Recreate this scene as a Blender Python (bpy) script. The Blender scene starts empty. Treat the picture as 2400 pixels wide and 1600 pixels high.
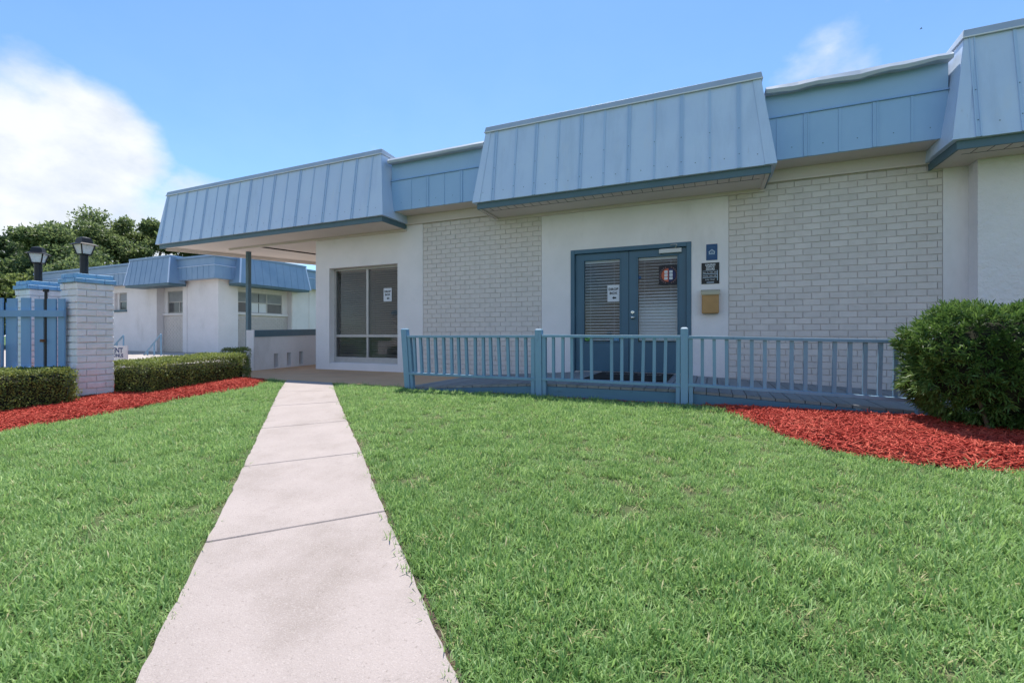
import bpy, bmesh, math, random
import numpy as np
from mathutils import Vector, Matrix, Euler

random.seed(7)
rng = np.random.default_rng(7)
R = math.radians
scene = bpy.context.scene
COL = scene.collection

# ------------------------------------------------------------------ camera, sky, sun, exposure
EYE = 0.82
cam_data = bpy.data.cameras.new('camera')
cam = bpy.data.objects.new('camera', cam_data)
COL.objects.link(cam)
cam.location = (0, 0, EYE)
cam.rotation_euler = (R(90), 0, R(23.5))
cam_data.sensor_width = 36
cam_data.lens = 16.0
cam_data.shift_y = -0.0063
cam_data.clip_end = 2000
scene.camera = cam

SUN_DIR = Vector((-0.15, 0.37, 0.92)).normalized()          # towards the sun
SUN_EL = math.asin(SUN_DIR.z)
SUN_AZ = math.atan2(SUN_DIR.x, SUN_DIR.y)                    # from +Y towards +X

scene.view_settings.view_transform = 'Standard'
scene.view_settings.look = 'None'
scene.view_settings.gamma = 1
scene.view_settings.exposure = 1.0
scene.render.engine = 'CYCLES'
scene.cycles.max_bounces = 6
scene.cycles.diffuse_bounces = 2
scene.cycles.glossy_bounces = 2
scene.cycles.transmission_bounces = 2
scene.cycles.transparent_max_bounces = 8

sun_data = bpy.data.lights.new('sun', 'SUN')
sun_data.energy = 3.5
sun_data.angle = R(0.6)
sun_data.color = (1.0, 0.94, 0.85)
sun = bpy.data.objects.new('sun', sun_data)
COL.objects.link(sun)
sun.location = (0, 0, 30)
sun.rotation_euler = SUN_DIR.to_track_quat('Z', 'Y').to_euler()


def build_world():
    w = bpy.data.worlds.new('World')
    scene.world = w
    w.use_nodes = True
    nt = w.node_tree
    nt.nodes.clear()
    N, L = nt.nodes.new, nt.links.new
    out = N('ShaderNodeOutputWorld')
    bg = N('ShaderNodeBackground')
    bg.inputs['Strength'].default_value = 0.099
    L(bg.outputs[0], out.inputs[0])
    sky = N('ShaderNodeTexSky')
    sky.sky_type = 'NISHITA'
    sky.sun_disc = False
    sky.sun_elevation = SUN_EL
    sky.sun_rotation = SUN_AZ
    sky.altitude = 0
    sky.air_density = 1.0
    sky.dust_density = 0.2
    sky.ozone_density = 2.5
    tc = N('ShaderNodeTexCoord')
    # fair-weather cumulus: soft banks low over the horizon, the biggest one to the left of the building
    def dotmask(az, el, inner, outer):
        d = (math.sin(R(az)) * math.cos(R(el)), math.cos(R(az)) * math.cos(R(el)), math.sin(R(el)))
        vm = N('ShaderNodeVectorMath'); vm.operation = 'DOT_PRODUCT'
        L(tc.outputs['Generated'], vm.inputs[0]); vm.inputs[1].default_value = d
        mr = N('ShaderNodeMapRange'); mr.interpolation_type = 'SMOOTHSTEP'
        mr.inputs['From Min'].default_value = math.cos(R(outer)); mr.inputs['From Max'].default_value = math.cos(R(inner))
        L(vm.outputs['Value'], mr.inputs['Value'])
        return mr.outputs[0]
    def math2(op, a, b):
        m = N('ShaderNodeMath'); m.operation = op
        for i, v in enumerate((a, b)):
            if isinstance(v, (int, float)): m.inputs[i].default_value = v
            else: L(v, m.inputs[i])
        return m.outputs[0]
    no = N('ShaderNodeTexNoise'); no.inputs['Scale'].default_value = 4.4
    no.inputs['Detail'].default_value = 9; no.inputs['Roughness'].default_value = 0.56
    mp = N('ShaderNodeMapping'); mp.inputs['Scale'].default_value = (1, 1, 1.6); mp.inputs['Location'].default_value = (3.1, 1.7, 0.4)
    L(tc.outputs['Generated'], mp.inputs[0]); L(mp.outputs[0], no.inputs['Vector'])
    no2 = N('ShaderNodeTexNoise'); no2.inputs['Scale'].default_value = 1.3; no2.inputs['Detail'].default_value = 5
    mp2 = N('ShaderNodeMapping'); mp2.inputs['Location'].default_value = (7.7, 2.2, 5.1)
    L(tc.outputs['Generated'], mp2.inputs[0]); L(mp2.outputs[0], no2.inputs['Vector'])
    banks = None
    for az, el, inner, outer, k in ((-73, 7, 4, 19.5, 1.0), (-66.5, 16, 1, 8.5, 0.85), (-58, 6, 3, 14, 0.85), (9.0, 22.5, 1, 9, 0.46), (60, 10, 4, 24, 0.9), (120, 12, 5, 26, 0.9),
                                    (178, 9, 5, 25, 0.9), (-135, 11, 5, 26, 0.95), (-100, 5, 4, 18, 0.8)):
        m = math2('MULTIPLY', dotmask(az, el, inner, outer), k)
        banks = m if banks is None else math2('MAXIMUM', banks, m)
    dens = math2('ADD', math2('MULTIPLY', banks, 0.86), math2('MULTIPLY', math2('SUBTRACT', no.outputs[0], 0.5), 1.6))
    cr = N('ShaderNodeMapRange'); cr.interpolation_type = 'SMOOTHSTEP'
    cr.inputs['From Min'].default_value = 0.18; cr.inputs['From Max'].default_value = 0.80
    L(dens, cr.inputs['Value'])
    # thin veil, thicker to the horizon
    sep = N('ShaderNodeSeparateXYZ'); L(tc.outputs['Generated'], sep.inputs[0])
    hz = N('ShaderNodeMapRange'); hz.inputs['From Min'].default_value = 0.0; hz.inputs['From Max'].default_value = 0.75
    hz.inputs['To Min'].default_value = 0.14; hz.inputs['To Max'].default_value = 0.0
    L(sep.outputs['Z'], hz.inputs['Value'])
    veil = math2('MULTIPLY', hz.outputs[0], math2('ADD', no2.outputs[0], 0.35))
    fac = math2('MAXIMUM', math2('MULTIPLY', cr.outputs[0], 0.97), veil)
    mix = N('ShaderNodeMix'); mix.data_type = 'RGBA'
    L(fac, mix.inputs['Factor'])
    tint = N('ShaderNodeMix'); tint.data_type = 'RGBA'; tint.blend_type = 'MULTIPLY'; tint.inputs['Factor'].default_value = 1.0
    L(sky.outputs[0], tint.inputs['A']); tint.inputs['B'].default_value = (0.70, 0.93, 1.08, 1)
    L(tint.outputs['Result'], mix.inputs['A'])
    # cloud bodies are not evenly bright
    no3 = N('ShaderNodeTexNoise'); no3.inputs['Scale'].default_value = 7.5; no3.inputs['Detail'].default_value = 7; no3.inputs['Roughness'].default_value = 0.6
    L(mp.outputs[0], no3.inputs['Vector'])
    sh = N('ShaderNodeMapRange'); sh.inputs['From Min'].default_value = 0.35; sh.inputs['From Max'].default_value = 0.6
    L(no3.outputs[0], sh.inputs['Value'])
    cc = N('ShaderNodeMix'); cc.data_type = 'RGBA'; cc.inputs['A'].default_value = (3.9, 4.25, 4.75, 1); cc.inputs['B'].default_value = (5.1, 5.25, 5.45, 1)
    L(sh.outputs[0], cc.inputs['Factor']); L(cc.outputs['Result'], mix.inputs['B'])
    L(mix.outputs['Result'], bg.inputs['Color'])
build_world()

# ------------------------------------------------------------------ helpers: objects
def tag(o, label=None, cat=None, group=None, kind=None):
    if label: o['label'] = label
    if cat: o['category'] = cat
    if group: o['group'] = group
    if kind: o['kind'] = kind
    return o

def empty(name, loc=(0, 0, 0), parent=None):
    o = bpy.data.objects.new(name, None)
    o.empty_display_size = 0.2
    COL.objects.link(o)
    o.location = loc
    if parent: o.parent = parent
    return o

def obj(name, mesh, parent=None, loc=None, rot=None, scale=None):
    """link an object in world coordinates; a parent only sits at a plain offset"""
    o = bpy.data.objects.new(name, mesh)
    COL.objects.link(o)
    if parent is not None:
        o.parent = parent
        p, off = parent, Vector((0, 0, 0))
        while p is not None:
            off += p.location; p = p.parent
        o.location = Vector(loc or (0, 0, 0)) - off
    elif loc: o.location = loc
    if rot: o.rotation_euler = rot
    if scale: o.scale = scale
    return o

class MB:
    def __init__(self): self.v, self.f = [], []
    def add(self, vs, fs):
        b = len(self.v)
        self.v += [tuple(p) for p in vs]
        self.f += [tuple(i + b for i in q) for q in fs]
        return self
    def box(self, x0, x1, y0, y1, z0, z1):
        return self.hexa([(x0, y0, z0), (x1, y0, z0), (x1, y1, z0), (x0, y1, z0), (x0, y0, z1), (x1, y0, z1), (x1, y1, z1), (x0, y1, z1)])
    def hexa(self, p):
        return self.add(p, [(0, 3, 2, 1), (4, 5, 6, 7), (0, 1, 5, 4), (1, 2, 6, 5), (2, 3, 7, 6), (3, 0, 4, 7)])
    def bar(self, a, b, w, h, up=(0, 0, 1)):
        """box from a to b with width w (sideways) and height h (along up)"""
        a, b, up = Vector(a), Vector(b), Vector(up)
        d = (b - a).normalized(); s = d.cross(up)
        if s.length < 1e-5: s = Vector((1, 0, 0))
        s.normalize(); u = s.cross(d).normalized()
        s, u = s * w / 2, u * h / 2
        return self.hexa([a - s - u, a + s - u, b + s - u, b - s - u, a - s + u, a + s + u, b + s + u, b - s + u])
    def tube(self, pts, rad, n=8, cap=True):
        base = len(self.v); rings = []
        pts = [Vector(p) for p in pts]
        if not hasattr(rad, '__len__'): rad = [rad] * len(pts)
        for i, p in enumerate(pts):
            d = (pts[min(i + 1, len(pts) - 1)] - pts[max(i - 1, 0)]).normalized()
            s = d.cross(Vector((0, 0, 1)))
            if s.length < 1e-3: s = d.cross(Vector((1, 0, 0)))
            s.normalize(); u = s.cross(d)
            rings.append([p + (s * math.cos(6.28319 * k / n) + u * math.sin(6.28319 * k / n)) * rad[i] for k in range(n)])
        for r_ in rings: self.v += [tuple(q) for q in r_]
        for i in range(len(pts) - 1):
            for k in range(n):
                a = base + i * n + k; b = base + i * n + (k + 1) % n
                self.f.append((a, b, b + n, a + n))
        if cap:
            self.f.append(tuple(base + k for k in reversed(range(n))))
            self.f.append(tuple(base + (len(pts) - 1) * n + k for k in range(n)))
        return self
    def mesh(self, name, mat, bevel=0, smooth=False):
        me = bpy.data.meshes.new(name)
        me.from_pydata(self.v, [], self.f)
        if bevel:
            bm = bmesh.new(); bm.from_mesh(me)
            bmesh.ops.bevel(bm, geom=bm.edges[:], offset=bevel, segments=1, affect='EDGES', clamp_overlap=True)
            bm.to_mesh(me); bm.free()
        if smooth: me.polygons.foreach_set('use_smooth', [True] * len(me.polygons))
        me.materials.append(mat)
        me.update()
        return me
    def build(self, name, mat, parent=None, bevel=0, smooth=False):
        return obj(name, self.mesh(name, mat, bevel, smooth), parent)

def np_mesh(name, verts, quads, mat, smooth=False):
    me = bpy.data.meshes.new(name)
    n, m = len(verts), len(quads); k = quads.shape[1]
    me.vertices.add(n); me.vertices.foreach_set('co', verts.astype(np.float32).ravel())
    me.loops.add(m * k); me.loops.foreach_set('vertex_index', quads.astype(np.int32).ravel())
    me.polygons.add(m)
    me.polygons.foreach_set('loop_start', np.arange(0, m * k, k, dtype=np.int32))
    me.update(calc_edges=True)
    if smooth: me.polygons.foreach_set('use_smooth', np.ones(m, dtype=bool))
    me.materials.append(mat)
    return me

# ------------------------------------------------------------------ helpers: materials
def mat(name, c1, c2=None, scale=8, detail=5, rough=0.6, bump=0, bscale=60, metal=0, spec=0.4, lo=0.35, hi=0.65, bdist=0.01,
        rnd=0.0, stretch=None, extra=None, bump2=None):
    m = bpy.data.materials.new(name); m.use_nodes = True
    nt = m.node_tree; N, L = nt.nodes.new, nt.links.new
    b = nt.nodes['Principled BSDF']
    b.inputs['Roughness'].default_value = rough
    b.inputs['Metallic'].default_value = metal
    b.inputs['Specular IOR Level'].default_value = spec
    geo = N('ShaderNodeNewGeometry')
    pos = geo.outputs['Position']
    if stretch:
        mp = N('ShaderNodeMapping'); mp.inputs['Scale'].default_value = stretch
        L(pos, mp.inputs[0]); pos = mp.outputs[0]
    col = None
    if c2 is None: b.inputs['Base Color'].default_value = (*c1, 1)
    else:
        n = N('ShaderNodeTexNoise'); n.inputs['Scale'].default_value = scale; n.inputs['Detail'].default_value = detail; n.inputs['Roughness'].default_value = 0.6
        L(pos, n.inputs['Vector'])
        r = N('ShaderNodeMapRange'); r.inputs['From Min'].default_value = lo; r.inputs['From Max'].default_value = hi
        L(n.outputs[0], r.inputs['Value'])
        x = N('ShaderNodeMix'); x.data_type = 'RGBA'; x.inputs['A'].default_value = (*c1, 1); x.inputs['B'].default_value = (*c2, 1)
        L(r.outputs[0], x.inputs['Factor'])
        col = x.outputs['Result']
    if extra:          # (colour, scale, lo, hi, strength): a second blotchy layer (dirt, wear)
        for (ec, es, elo, ehi, ek, estr) in extra:
            n = N('ShaderNodeTexNoise'); n.inputs['Scale'].default_value = es; n.inputs['Detail'].default_value = 6; n.inputs['Roughness'].default_value = 0.65
            p2 = geo.outputs['Position']
            mp = N('ShaderNodeMapping'); mp.inputs['Scale'].default_value = estr or (1, 1, 1); mp.inputs['Location'].default_value = (es, 3.3, 1.1)
            L(p2, mp.inputs[0]); L(mp.outputs[0], n.inputs['Vector'])
            r = N('ShaderNodeMapRange'); r.inputs['From Min'].default_value = elo; r.inputs['From Max'].default_value = ehi; r.inputs['To Max'].default_value = ek
            L(n.outputs[0], r.inputs['Value'])
            x = N('ShaderNodeMix'); x.data_type = 'RGBA'; x.inputs['B'].default_value = (*ec, 1)
            if col is None: x.inputs['A'].default_value = (*c1, 1)
            else: L(col, x.inputs['A'])
            L(r.outputs[0], x.inputs['Factor']); col = x.outputs['Result']
    if rnd:
        oi = N('ShaderNodeObjectInfo')
        r = N('ShaderNodeMapRange'); r.inputs['To Min'].default_value = 1 - rnd; r.inputs['To Max'].default_value = 1 + rnd
        L(oi.outputs['Random'], r.inputs['Value'])
        hsv = N('ShaderNodeHueSaturation'); L(r.outputs[0], hsv.inputs['Value'])
        if col is None: hsv.inputs['Color'].default_value = (*c1, 1)
        else: L(col, hsv.inputs['Color'])
        col = hsv.outputs[0]
    if col is not None: L(col, b.inputs['Base Color'])
    if bump:
        n = N('ShaderNodeTexNoise'); n.inputs['Scale'].default_value = bscale; n.inputs['Detail'].default_value = 6; n.inputs['Roughness'].default_value = 0.65
        L(pos, n.inputs['Vector'])
        bu = N('ShaderNodeBump'); bu.inputs['Strength'].default_value = bump; bu.inputs['Distance'].default_value = bdist
        L(n.outputs[0], bu.inputs['Height'])
        if bump2:
            n2 = N('ShaderNodeTexNoise'); n2.inputs['Scale'].default_value = bump2[0]; n2.inputs['Detail'].default_value = 3
            L(geo.outputs['Position'], n2.inputs['Vector'])
            b2 = N('ShaderNodeBump'); b2.inputs['Strength'].default_value = bump2[1]; b2.inputs['Distance'].default_value = bump2[2]
            L(n2.outputs[0], b2.inputs['Height']); L(b2.outputs[0], bu.inputs['Normal'])
        L(bu.outputs[0], b.inputs['Normal'])
    return m

def leaf_mat(name, ca, cb, cc, trans=0.35, rough=0.45, nscale=6.0, rnd=0.25, island=True):
    """leaf: random colour per leaf (mesh island), some light through it"""
    m = bpy.data.materials.new(name); m.use_nodes = True
    nt = m.node_tree; N, L = nt.nodes.new, nt.links.new
    b = nt.nodes['Principled BSDF']; out = nt.nodes['Material Output']
    b.inputs['Roughness'].default_value = rough; b.inputs['Specular IOR Level'].default_value = 0.35
    geo = N('ShaderNodeNewGeometry')
    ramp = N('ShaderNodeValToRGB')
    e = ramp.color_ramp.elements
    e[0].position = 0.0; e[0].color = (*ca, 1); e[1].position = 1.0; e[1].color = (*cc, 1)
    k = e.new(0.5); k.color = (*cb, 1)
    n = N('ShaderNodeTexNoise'); n.inputs['Scale'].default_value = nscale; n.inputs['Detail'].default_value = 3
    L(geo.outputs['Position'], n.inputs['Vector'])
    src = geo.outputs['Random Per Island']
    if not island:
        oi = N('ShaderNodeObjectInfo'); src2 = oi.outputs['Random']
        mx = N('ShaderNodeMath'); mx.operation = 'MULTIPLY_ADD'; mx.inputs[1].default_value = 0.35
        L(src2, mx.inputs[0])
        q = N('ShaderNodeMath'); q.operation = 'MULTIPLY'; q.inputs[1].default_value = 0.65; L(src, q.inputs[0]); L(q.outputs[0], mx.inputs[2])
        src = mx.outputs[0]
    r = N('ShaderNodeMapRange'); r.inputs['From Min'].default_value = 0.3; r.inputs['From Max'].default_value = 0.7
    L(n.outputs[0], r.inputs['Value'])
    a = N('ShaderNodeMix'); a.data_type = 'FLOAT'; a.inputs['Factor'].default_value = rnd + 0.3
    L(r.outputs[0], a.inputs['A']); L(src, a.inputs['B'])
    L(a.outputs['Result'], ramp.inputs[0])
    L(ramp.outputs[0], b.inputs['Base Color'])
    t = N('ShaderNodeBsdfTranslucent')
    hs = N('ShaderNodeHueSaturation'); hs.inputs['Value'].default_value = 1.5; hs.inputs['Hue'].default_value = 0.485
    L(ramp.outputs[0], hs.inputs['Color']); L(hs.outputs[0], t.inputs['Color'])
    ms = N('ShaderNodeMixShader'); ms.inputs[0].default_value = trans
    L(b.outputs[0], ms.inputs[1]); L(t.outputs[0], ms.inputs[2]); L(ms.outputs[0], out.inputs[0])
    return m

def glass_mat(name, tint=(0.9, 0.95, 0.97), refl=1.0):
    m = bpy.data.materials.new(name); m.use_nodes = True
    nt = m.node_tree; nt.nodes.clear(); N, L = nt.nodes.new, nt.links.new
    out = N('ShaderNodeOutputMaterial'); mx = N('ShaderNodeMixShader')
    tr = N('ShaderNodeBsdfTransparent'); tr.inputs[0].default_value = (*tint, 1)
    gl = N('ShaderNodeBsdfGlossy'); gl.inputs['Roughness'].default_value = 0.02; gl.inputs[0].default_value = (1, 1, 1, 1)
    lw = N('ShaderNodeLayerWeight'); lw.inputs[0].default_value = 0.5
    pw = N('ShaderNodeMath'); pw.operation = 'POWER'; pw.inputs[1].default_value = 5; L(lw.outputs['Facing'], pw.inputs[0])
    k = N('ShaderNodeMath'); k.operation = 'MULTIPLY_ADD'; k.inputs[1].default_value = 0.96 * refl; k.inputs[2].default_value = 0.04 * refl; L(pw.outputs[0], k.inputs[0])
    no = N('ShaderNodeTexNoise'); no.inputs['Scale'].default_value = 1.6
    geo = N('ShaderNodeNewGeometry'); L(geo.outputs['Position'], no.inputs['Vector'])
    bu = N('ShaderNodeBump'); bu.inputs['Strength'].default_value = 0.10; bu.inputs['Distance'].default_value = 0.01
    L(no.outputs[0], bu.inputs['Height']); L(bu.outputs[0], gl.inputs['Normal'])
    L(k.outputs[0], mx.inputs[0]); L(tr.outputs[0], mx.inputs[1]); L(gl.outputs[0], mx.inputs[2]); L(mx.outputs[0], out.inputs[0])
    return m

M = {}
M['stucco'] = mat('stucco', (0.87, 0.80, 0.79), (0.81, 0.745, 0.73), 1.6, rough=0.85, bump=0.45, bscale=26, bdist=0.008,
                  extra=[((0.52, 0.46, 0.42), 1.1, 0.58, 0.76, 0.34, (1, 1, 0.35)), ((0.42, 0.36, 0.31), 6.0, 0.66, 0.76, 0.3, (1, 1, 0.5))], bump2=(5, 0.35, 0.02))
M['stucco_rough'] = mat('stucco_rough', (0.88, 0.82, 0.82), (0.82, 0.76, 0.76), 2, rough=0.85, bump=1.0, bscale=11, bdist=0.03,
                        extra=[((0.45, 0.38, 0.34), 7.0, 0.70, 0.80, 0.30, (1, 1, 1))], bump2=(32, 0.5, 0.006))
M['brick_paint'] = mat('brick_paint', (0.72, 0.64, 0.60), (0.66, 0.585, 0.545), 7, rough=0.7, bump=0.6, bscale=55, bdist=0.004, rnd=0.06,
                       extra=[((0.55, 0.45, 0.42), 2.3, 0.62, 0.75, 0.4, (1, 1, 1))])
M['mortar_paint'] = mat('mortar_paint', (0.68, 0.605, 0.565), (0.62, 0.55, 0.515), 10, rough=0.9, bump=0.6, bscale=80, bdist=0.004)
M['pillar_brick'] = mat('pillar_brick', (0.90, 0.88, 0.89), (0.84, 0.82, 0.83), 9, rough=0.65, bump=1.0, bscale=22, bdist=0.012, rnd=0.04,
                        extra=[((0.48, 0.34, 0.28), 9, 0.68, 0.78, 0.5, (1, 1, 1))])
M['pillar_mortar'] = mat('pillar_mortar', (0.78, 0.76, 0.76), (0.70, 0.68, 0.68), 10, rough=0.9)
M['pillar_cap'] = mat('pillar_cap', (0.20, 0.43, 0.70), (0.26, 0.50, 0.76), 9, rough=0.6, bump=1.0, bscale=22, bdist=0.012, rnd=0.05)
M['metal'] = mat('metal', (0.56, 0.67, 0.86), (0.60, 0.71, 0.88), 1.4, rough=0.36, bump=0.35, bscale=1.8, bdist=0.03, spec=0.5,
                 extra=[((0.38, 0.47, 0.62), 1.7, 0.52, 0.75, 0.5, (1.5, 1.5, 0.22)), ((0.62, 0.68, 0.78), 3.1, 0.58, 0.72, 0.45, (1.2, 1.2, 0.3)), ((0.30, 0.30, 0.32), 9, 0.66, 0.76, 0.35, (2.0, 2.0, 0.12))])
M['metal_rib'] = mat('metal_rib', (0.46, 0.60, 0.80), rough=0.45, spec=0.5)
M['apt_metal'] = mat('apt_metal', (0.19, 0.31, 0.47), (0.24, 0.36, 0.52), 1.4, rough=0.42, spec=0.5)
M['metal_recess'] = mat('metal_recess', (0.31, 0.49, 0.72), (0.34, 0.52, 0.75), 1.4, rough=0.42, bump=0.2, bscale=2.2, bdist=0.02, spec=0.5)
M['cap_metal'] = mat('cap_metal', (0.40, 0.45, 0.53), (0.45, 0.50, 0.58), 2, rough=0.4, bump=0.3, bscale=3, bdist=0.015, spec=0.5)
M['dark_fascia'] = mat('dark_fascia', (0.085, 0.15, 0.19), (0.10, 0.17, 0.21), 3, rough=0.5)
M['soffit'] = mat('soffit', (0.72, 0.63, 0.585), (0.67, 0.58, 0.535), 1.2, rough=0.7)
M['groove'] = mat('groove', (0.05, 0.045, 0.04), rough=0.9)
M['door'] = mat('door', (0.055, 0.135, 0.20), (0.05, 0.12, 0.18), 2, rough=0.38, spec=0.5)
M['alu'] = mat('alu', (0.52, 0.49, 0.47), (0.47, 0.44, 0.42), 8, rough=0.45, metal=0.3)
M['steel'] = mat('steel', (0.75, 0.73, 0.68), rough=0.25, metal=1.0)
M['closer'] = mat('closer', (0.55, 0.54, 0.52), rough=0.4, metal=0.3)
M['slat_dark'] = mat('slat_dark', (0.46, 0.345, 0.275), rough=0.6, rnd=0.08)
M['slat_white'] = mat('slat_white', (0.80, 0.80, 0.81), rough=0.5, rnd=0.05)
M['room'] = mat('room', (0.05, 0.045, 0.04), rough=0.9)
M['glass'] = glass_mat('glass', (0.84, 0.86, 0.87), 0.7)
M['far_glass'] = mat('far_glass', (0.05, 0.055, 0.06), (0.08, 0.085, 0.09), 1, rough=0.12, spec=0.6)
M['curtain'] = mat('curtain', (0.35, 0.36, 0.38), (0.28, 0.29, 0.31), 3, rough=0.8)
M['rail_paint'] = mat('rail_paint', (0.205, 0.345, 0.475), (0.17, 0.30, 0.42), 6, rough=0.5, bump=0.4, bscale=40, bdist=0.004, stretch=(1, 1, 0.2), rnd=0.06,
                      extra=[((0.10, 0.17, 0.24), 14, 0.62, 0.74, 0.6, (1, 1, 0.3)), ((0.36, 0.45, 0.52), 30, 0.68, 0.74, 0.5, (1, 1, 0.5))])
M['deck'] = mat('deck', (0.29, 0.295, 0.30), (0.23, 0.235, 0.24), 5, rough=0.7, bump=0.4, bscale=30, bdist=0.004, stretch=(1, 0.15, 1), rnd=0.08,
                extra=[((0.30, 0.25, 0.21), 3, 0.6, 0.8, 0.5, (1, 1, 1))])
M['skirt'] = mat('skirt', (0.11, 0.225, 0.32), (0.09, 0.185, 0.265), 4, rough=0.6, bump=0.5, bscale=25, bdist=0.004, stretch=(0.2, 1, 1),
                 extra=[((0.05, 0.07, 0.08), 6, 0.62, 0.74, 0.7, (0.4, 1, 1.5))])
M['mat_rubber'] = mat('mat_rubber', (0.018, 0.016, 0.016), rough=0.9, bump=0.5, bscale=200, bdist=0.003)
M['mat_letters'] = mat('mat_letters', (0.42, 0.38, 0.34), rough=0.9)
M['concrete'] = mat('concrete', (0.39, 0.335, 0.315), (0.35, 0.30, 0.28), 3.0, rough=0.85, bump=0.9, bscale=190, bdist=0.004,
                    extra=[((0.255, 0.215, 0.19), 1.9, 0.50, 0.74, 0.75, None), ((0.50, 0.445, 0.42), 150, 0.52, 0.66, 0.55, None),
                           ((0.20, 0.17, 0.15), 70, 0.58, 0.70, 0.6, None), ((0.12, 0.10, 0.09), 34, 0.735, 0.76, 0.8, None)])
M['patio'] = mat('patio', (0.70, 0.42, 0.235), (0.64, 0.375, 0.205), 2, rough=0.8, bump=0.3, bscale=120, bdist=0.002,
                 extra=[((0.36, 0.26, 0.19), 1.3, 0.55, 0.8, 0.5, None)])
M['plain_concrete'] = mat('plain_concrete', (0.42, 0.38, 0.35), (0.36, 0.32, 0.29), 2, rough=0.9)
M['soil'] = mat('soil', (0.07, 0.11, 0.035), (0.09, 0.10, 0.045), 6, rough=1.0, bump=0.6, bscale=60)
M['far_grass'] = mat('far_grass', (0.05, 0.10, 0.03), (0.07, 0.12, 0.04), 1.2, rough=1.0, bump=0.6, bscale=40)
M['joint'] = mat('joint', (0.10, 0.06, 0.045), (0.05, 0.045, 0.04), 25, rough=1.0)
M['mulch_base'] = mat('mulch_base', (0.16, 0.02, 0.016), (0.09, 0.014, 0.012), 30, rough=0.95, bump=1.0, bscale=50, bdist=0.03)
M['black_metal'] = mat('black_metal', (0.018, 0.018, 0.022), rough=0.45)
M['lamp_glass'] = mat('lamp_glass', (0.85, 0.84, 0.84), (0.70, 0.69, 0.70), 45, rough=0.25, bump=0.6, bscale=60, bdist=0.004)
M['gate_paint'] = mat('gate_paint', (0.21, 0.39, 0.60), (0.185, 0.35, 0.55), 4, rough=0.5, rnd=0.05, bump=0.3, bscale=25, bdist=0.003, stretch=(1, 1, 0.15))
M['rust'] = mat('rust', (0.22, 0.10, 0.04), (0.10, 0.05, 0.03), 30, rough=0.8)
M['stake'] = mat('stake', (0.62, 0.50, 0.43), rough=0.8)
M['blue_sign'] = mat('blue_sign', (0.012, 0.07, 0.19), rough=0.4)
M['sign_white'] = mat('sign_white', (0.78, 0.78, 0.80), rough=0.5)
M['sign_grey'] = mat('sign_grey', (0.42, 0.50, 0.58), rough=0.5)
M['sign_dim'] = mat('sign_dim', (0.05, 0.13, 0.25), rough=0.5)
M['black_sign'] = mat('black_sign', (0.008, 0.008, 0.010), rough=0.4)
M['paper'] = mat('paper', (0.70, 0.70, 0.74), rough=0.7)
M['ink'] = mat('ink', (0.012, 0.012, 0.014), rough=0.7)
M['navy'] = mat('navy', (0.01, 0.03, 0.16), rough=0.5)
M['logo_orange'] = mat('logo_orange', (0.55, 0.11, 0.05), rough=0.5)
M['logo_navy'] = mat('logo_navy', (0.012, 0.014, 0.09), rough=0.5)
M['logo_black'] = mat('logo_black', (0.012, 0.008, 0.016), rough=0.5)
M['logo_ring'] = mat('logo_ring', (0.26, 0.13, 0.13), rough=0.5)
M['green_sticker'] = mat('green_sticker', (0.03, 0.16, 0.03), (0.30, 0.55, 0.15), 60, rough=0.5, lo=0.5, hi=0.6)
M['blue_sticker'] = mat('blue_sticker', (0.10, 0.26, 0.42), (0.35, 0.5, 0.62), 60, rough=0.5, lo=0.5, hi=0.6)
M['mailbox'] = mat('mailbox', (0.50, 0.27, 0.10), (0.44, 0.235, 0.085), 6, rough=0.5)
M['mailbox_lid'] = mat('mailbox_lid', (0.50, 0.44, 0.31), rough=0.5)
M['bark'] = mat('bark', (0.10, 0.075, 0.055), (0.05, 0.04, 0.032), 8, rough=0.95, bump=1.0, bscale=14, bdist=0.03)
M['twig'] = mat('twig', (0.12, 0.085, 0.06), rough=0.9)
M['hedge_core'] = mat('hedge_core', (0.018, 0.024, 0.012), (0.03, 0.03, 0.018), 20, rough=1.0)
M['hedge_leaf'] = leaf_mat('hedge_leaf', (0.07, 0.095, 0.03), (0.15, 0.20, 0.05), (0.34, 0.40, 0.11), 0.38, 0.5, 5)
M['shrub_leaf'] = leaf_mat('shrub_leaf', (0.034, 0.075, 0.02), (0.072, 0.15, 0.034), (0.19, 0.30, 0.085), 0.3, 0.42, 4)
M['tree_leaf'] = leaf_mat('tree_leaf', (0.07, 0.11, 0.045), (0.115, 0.17, 0.065), (0.20, 0.255, 0.10), 0.5, 0.5, 0.5)
M['tree_leaf_dark'] = leaf_mat('tree_leaf_dark', (0.03, 0.06, 0.026), (0.05, 0.09, 0.035), (0.09, 0.13, 0.05), 0.3, 0.5, 0.5)
M['tree_leaf_light'] = leaf_mat('tree_leaf_light', (0.07, 0.11, 0.035), (0.115, 0.165, 0.05), (0.19, 0.24, 0.085), 0.5, 0.5, 0.5)
M['grass'] = leaf_mat('grass', (0.105, 0.20, 0.052), (0.205, 0.36, 0.11), (0.42, 0.56, 0.26), 0.42, 0.5, 2.2, 0.5, island=False)
M['dry_grass'] = leaf_mat('dry_grass', (0.30, 0.30, 0.12), (0.42, 0.40, 0.20), (0.55, 0.50, 0.30), 0.3, 0.6, 2, 0.3, island=False)
M['mulch'] = leaf_mat('mulch', (0.20, 0.018, 0.012), (0.42, 0.046, 0.028), (0.64, 0.18, 0.105), 0.0, 0.8, 3, 0.5, island=False)

def ground_z(x, y):
    """the lawn falls gently from the building towards the camera"""
    d = np.clip(5.6 - np.asarray(y, dtype=float), 0, 12.0)
    return -0.053 * d + 0.0008 * np.clip(d - 6, 0, 6) ** 2

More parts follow.
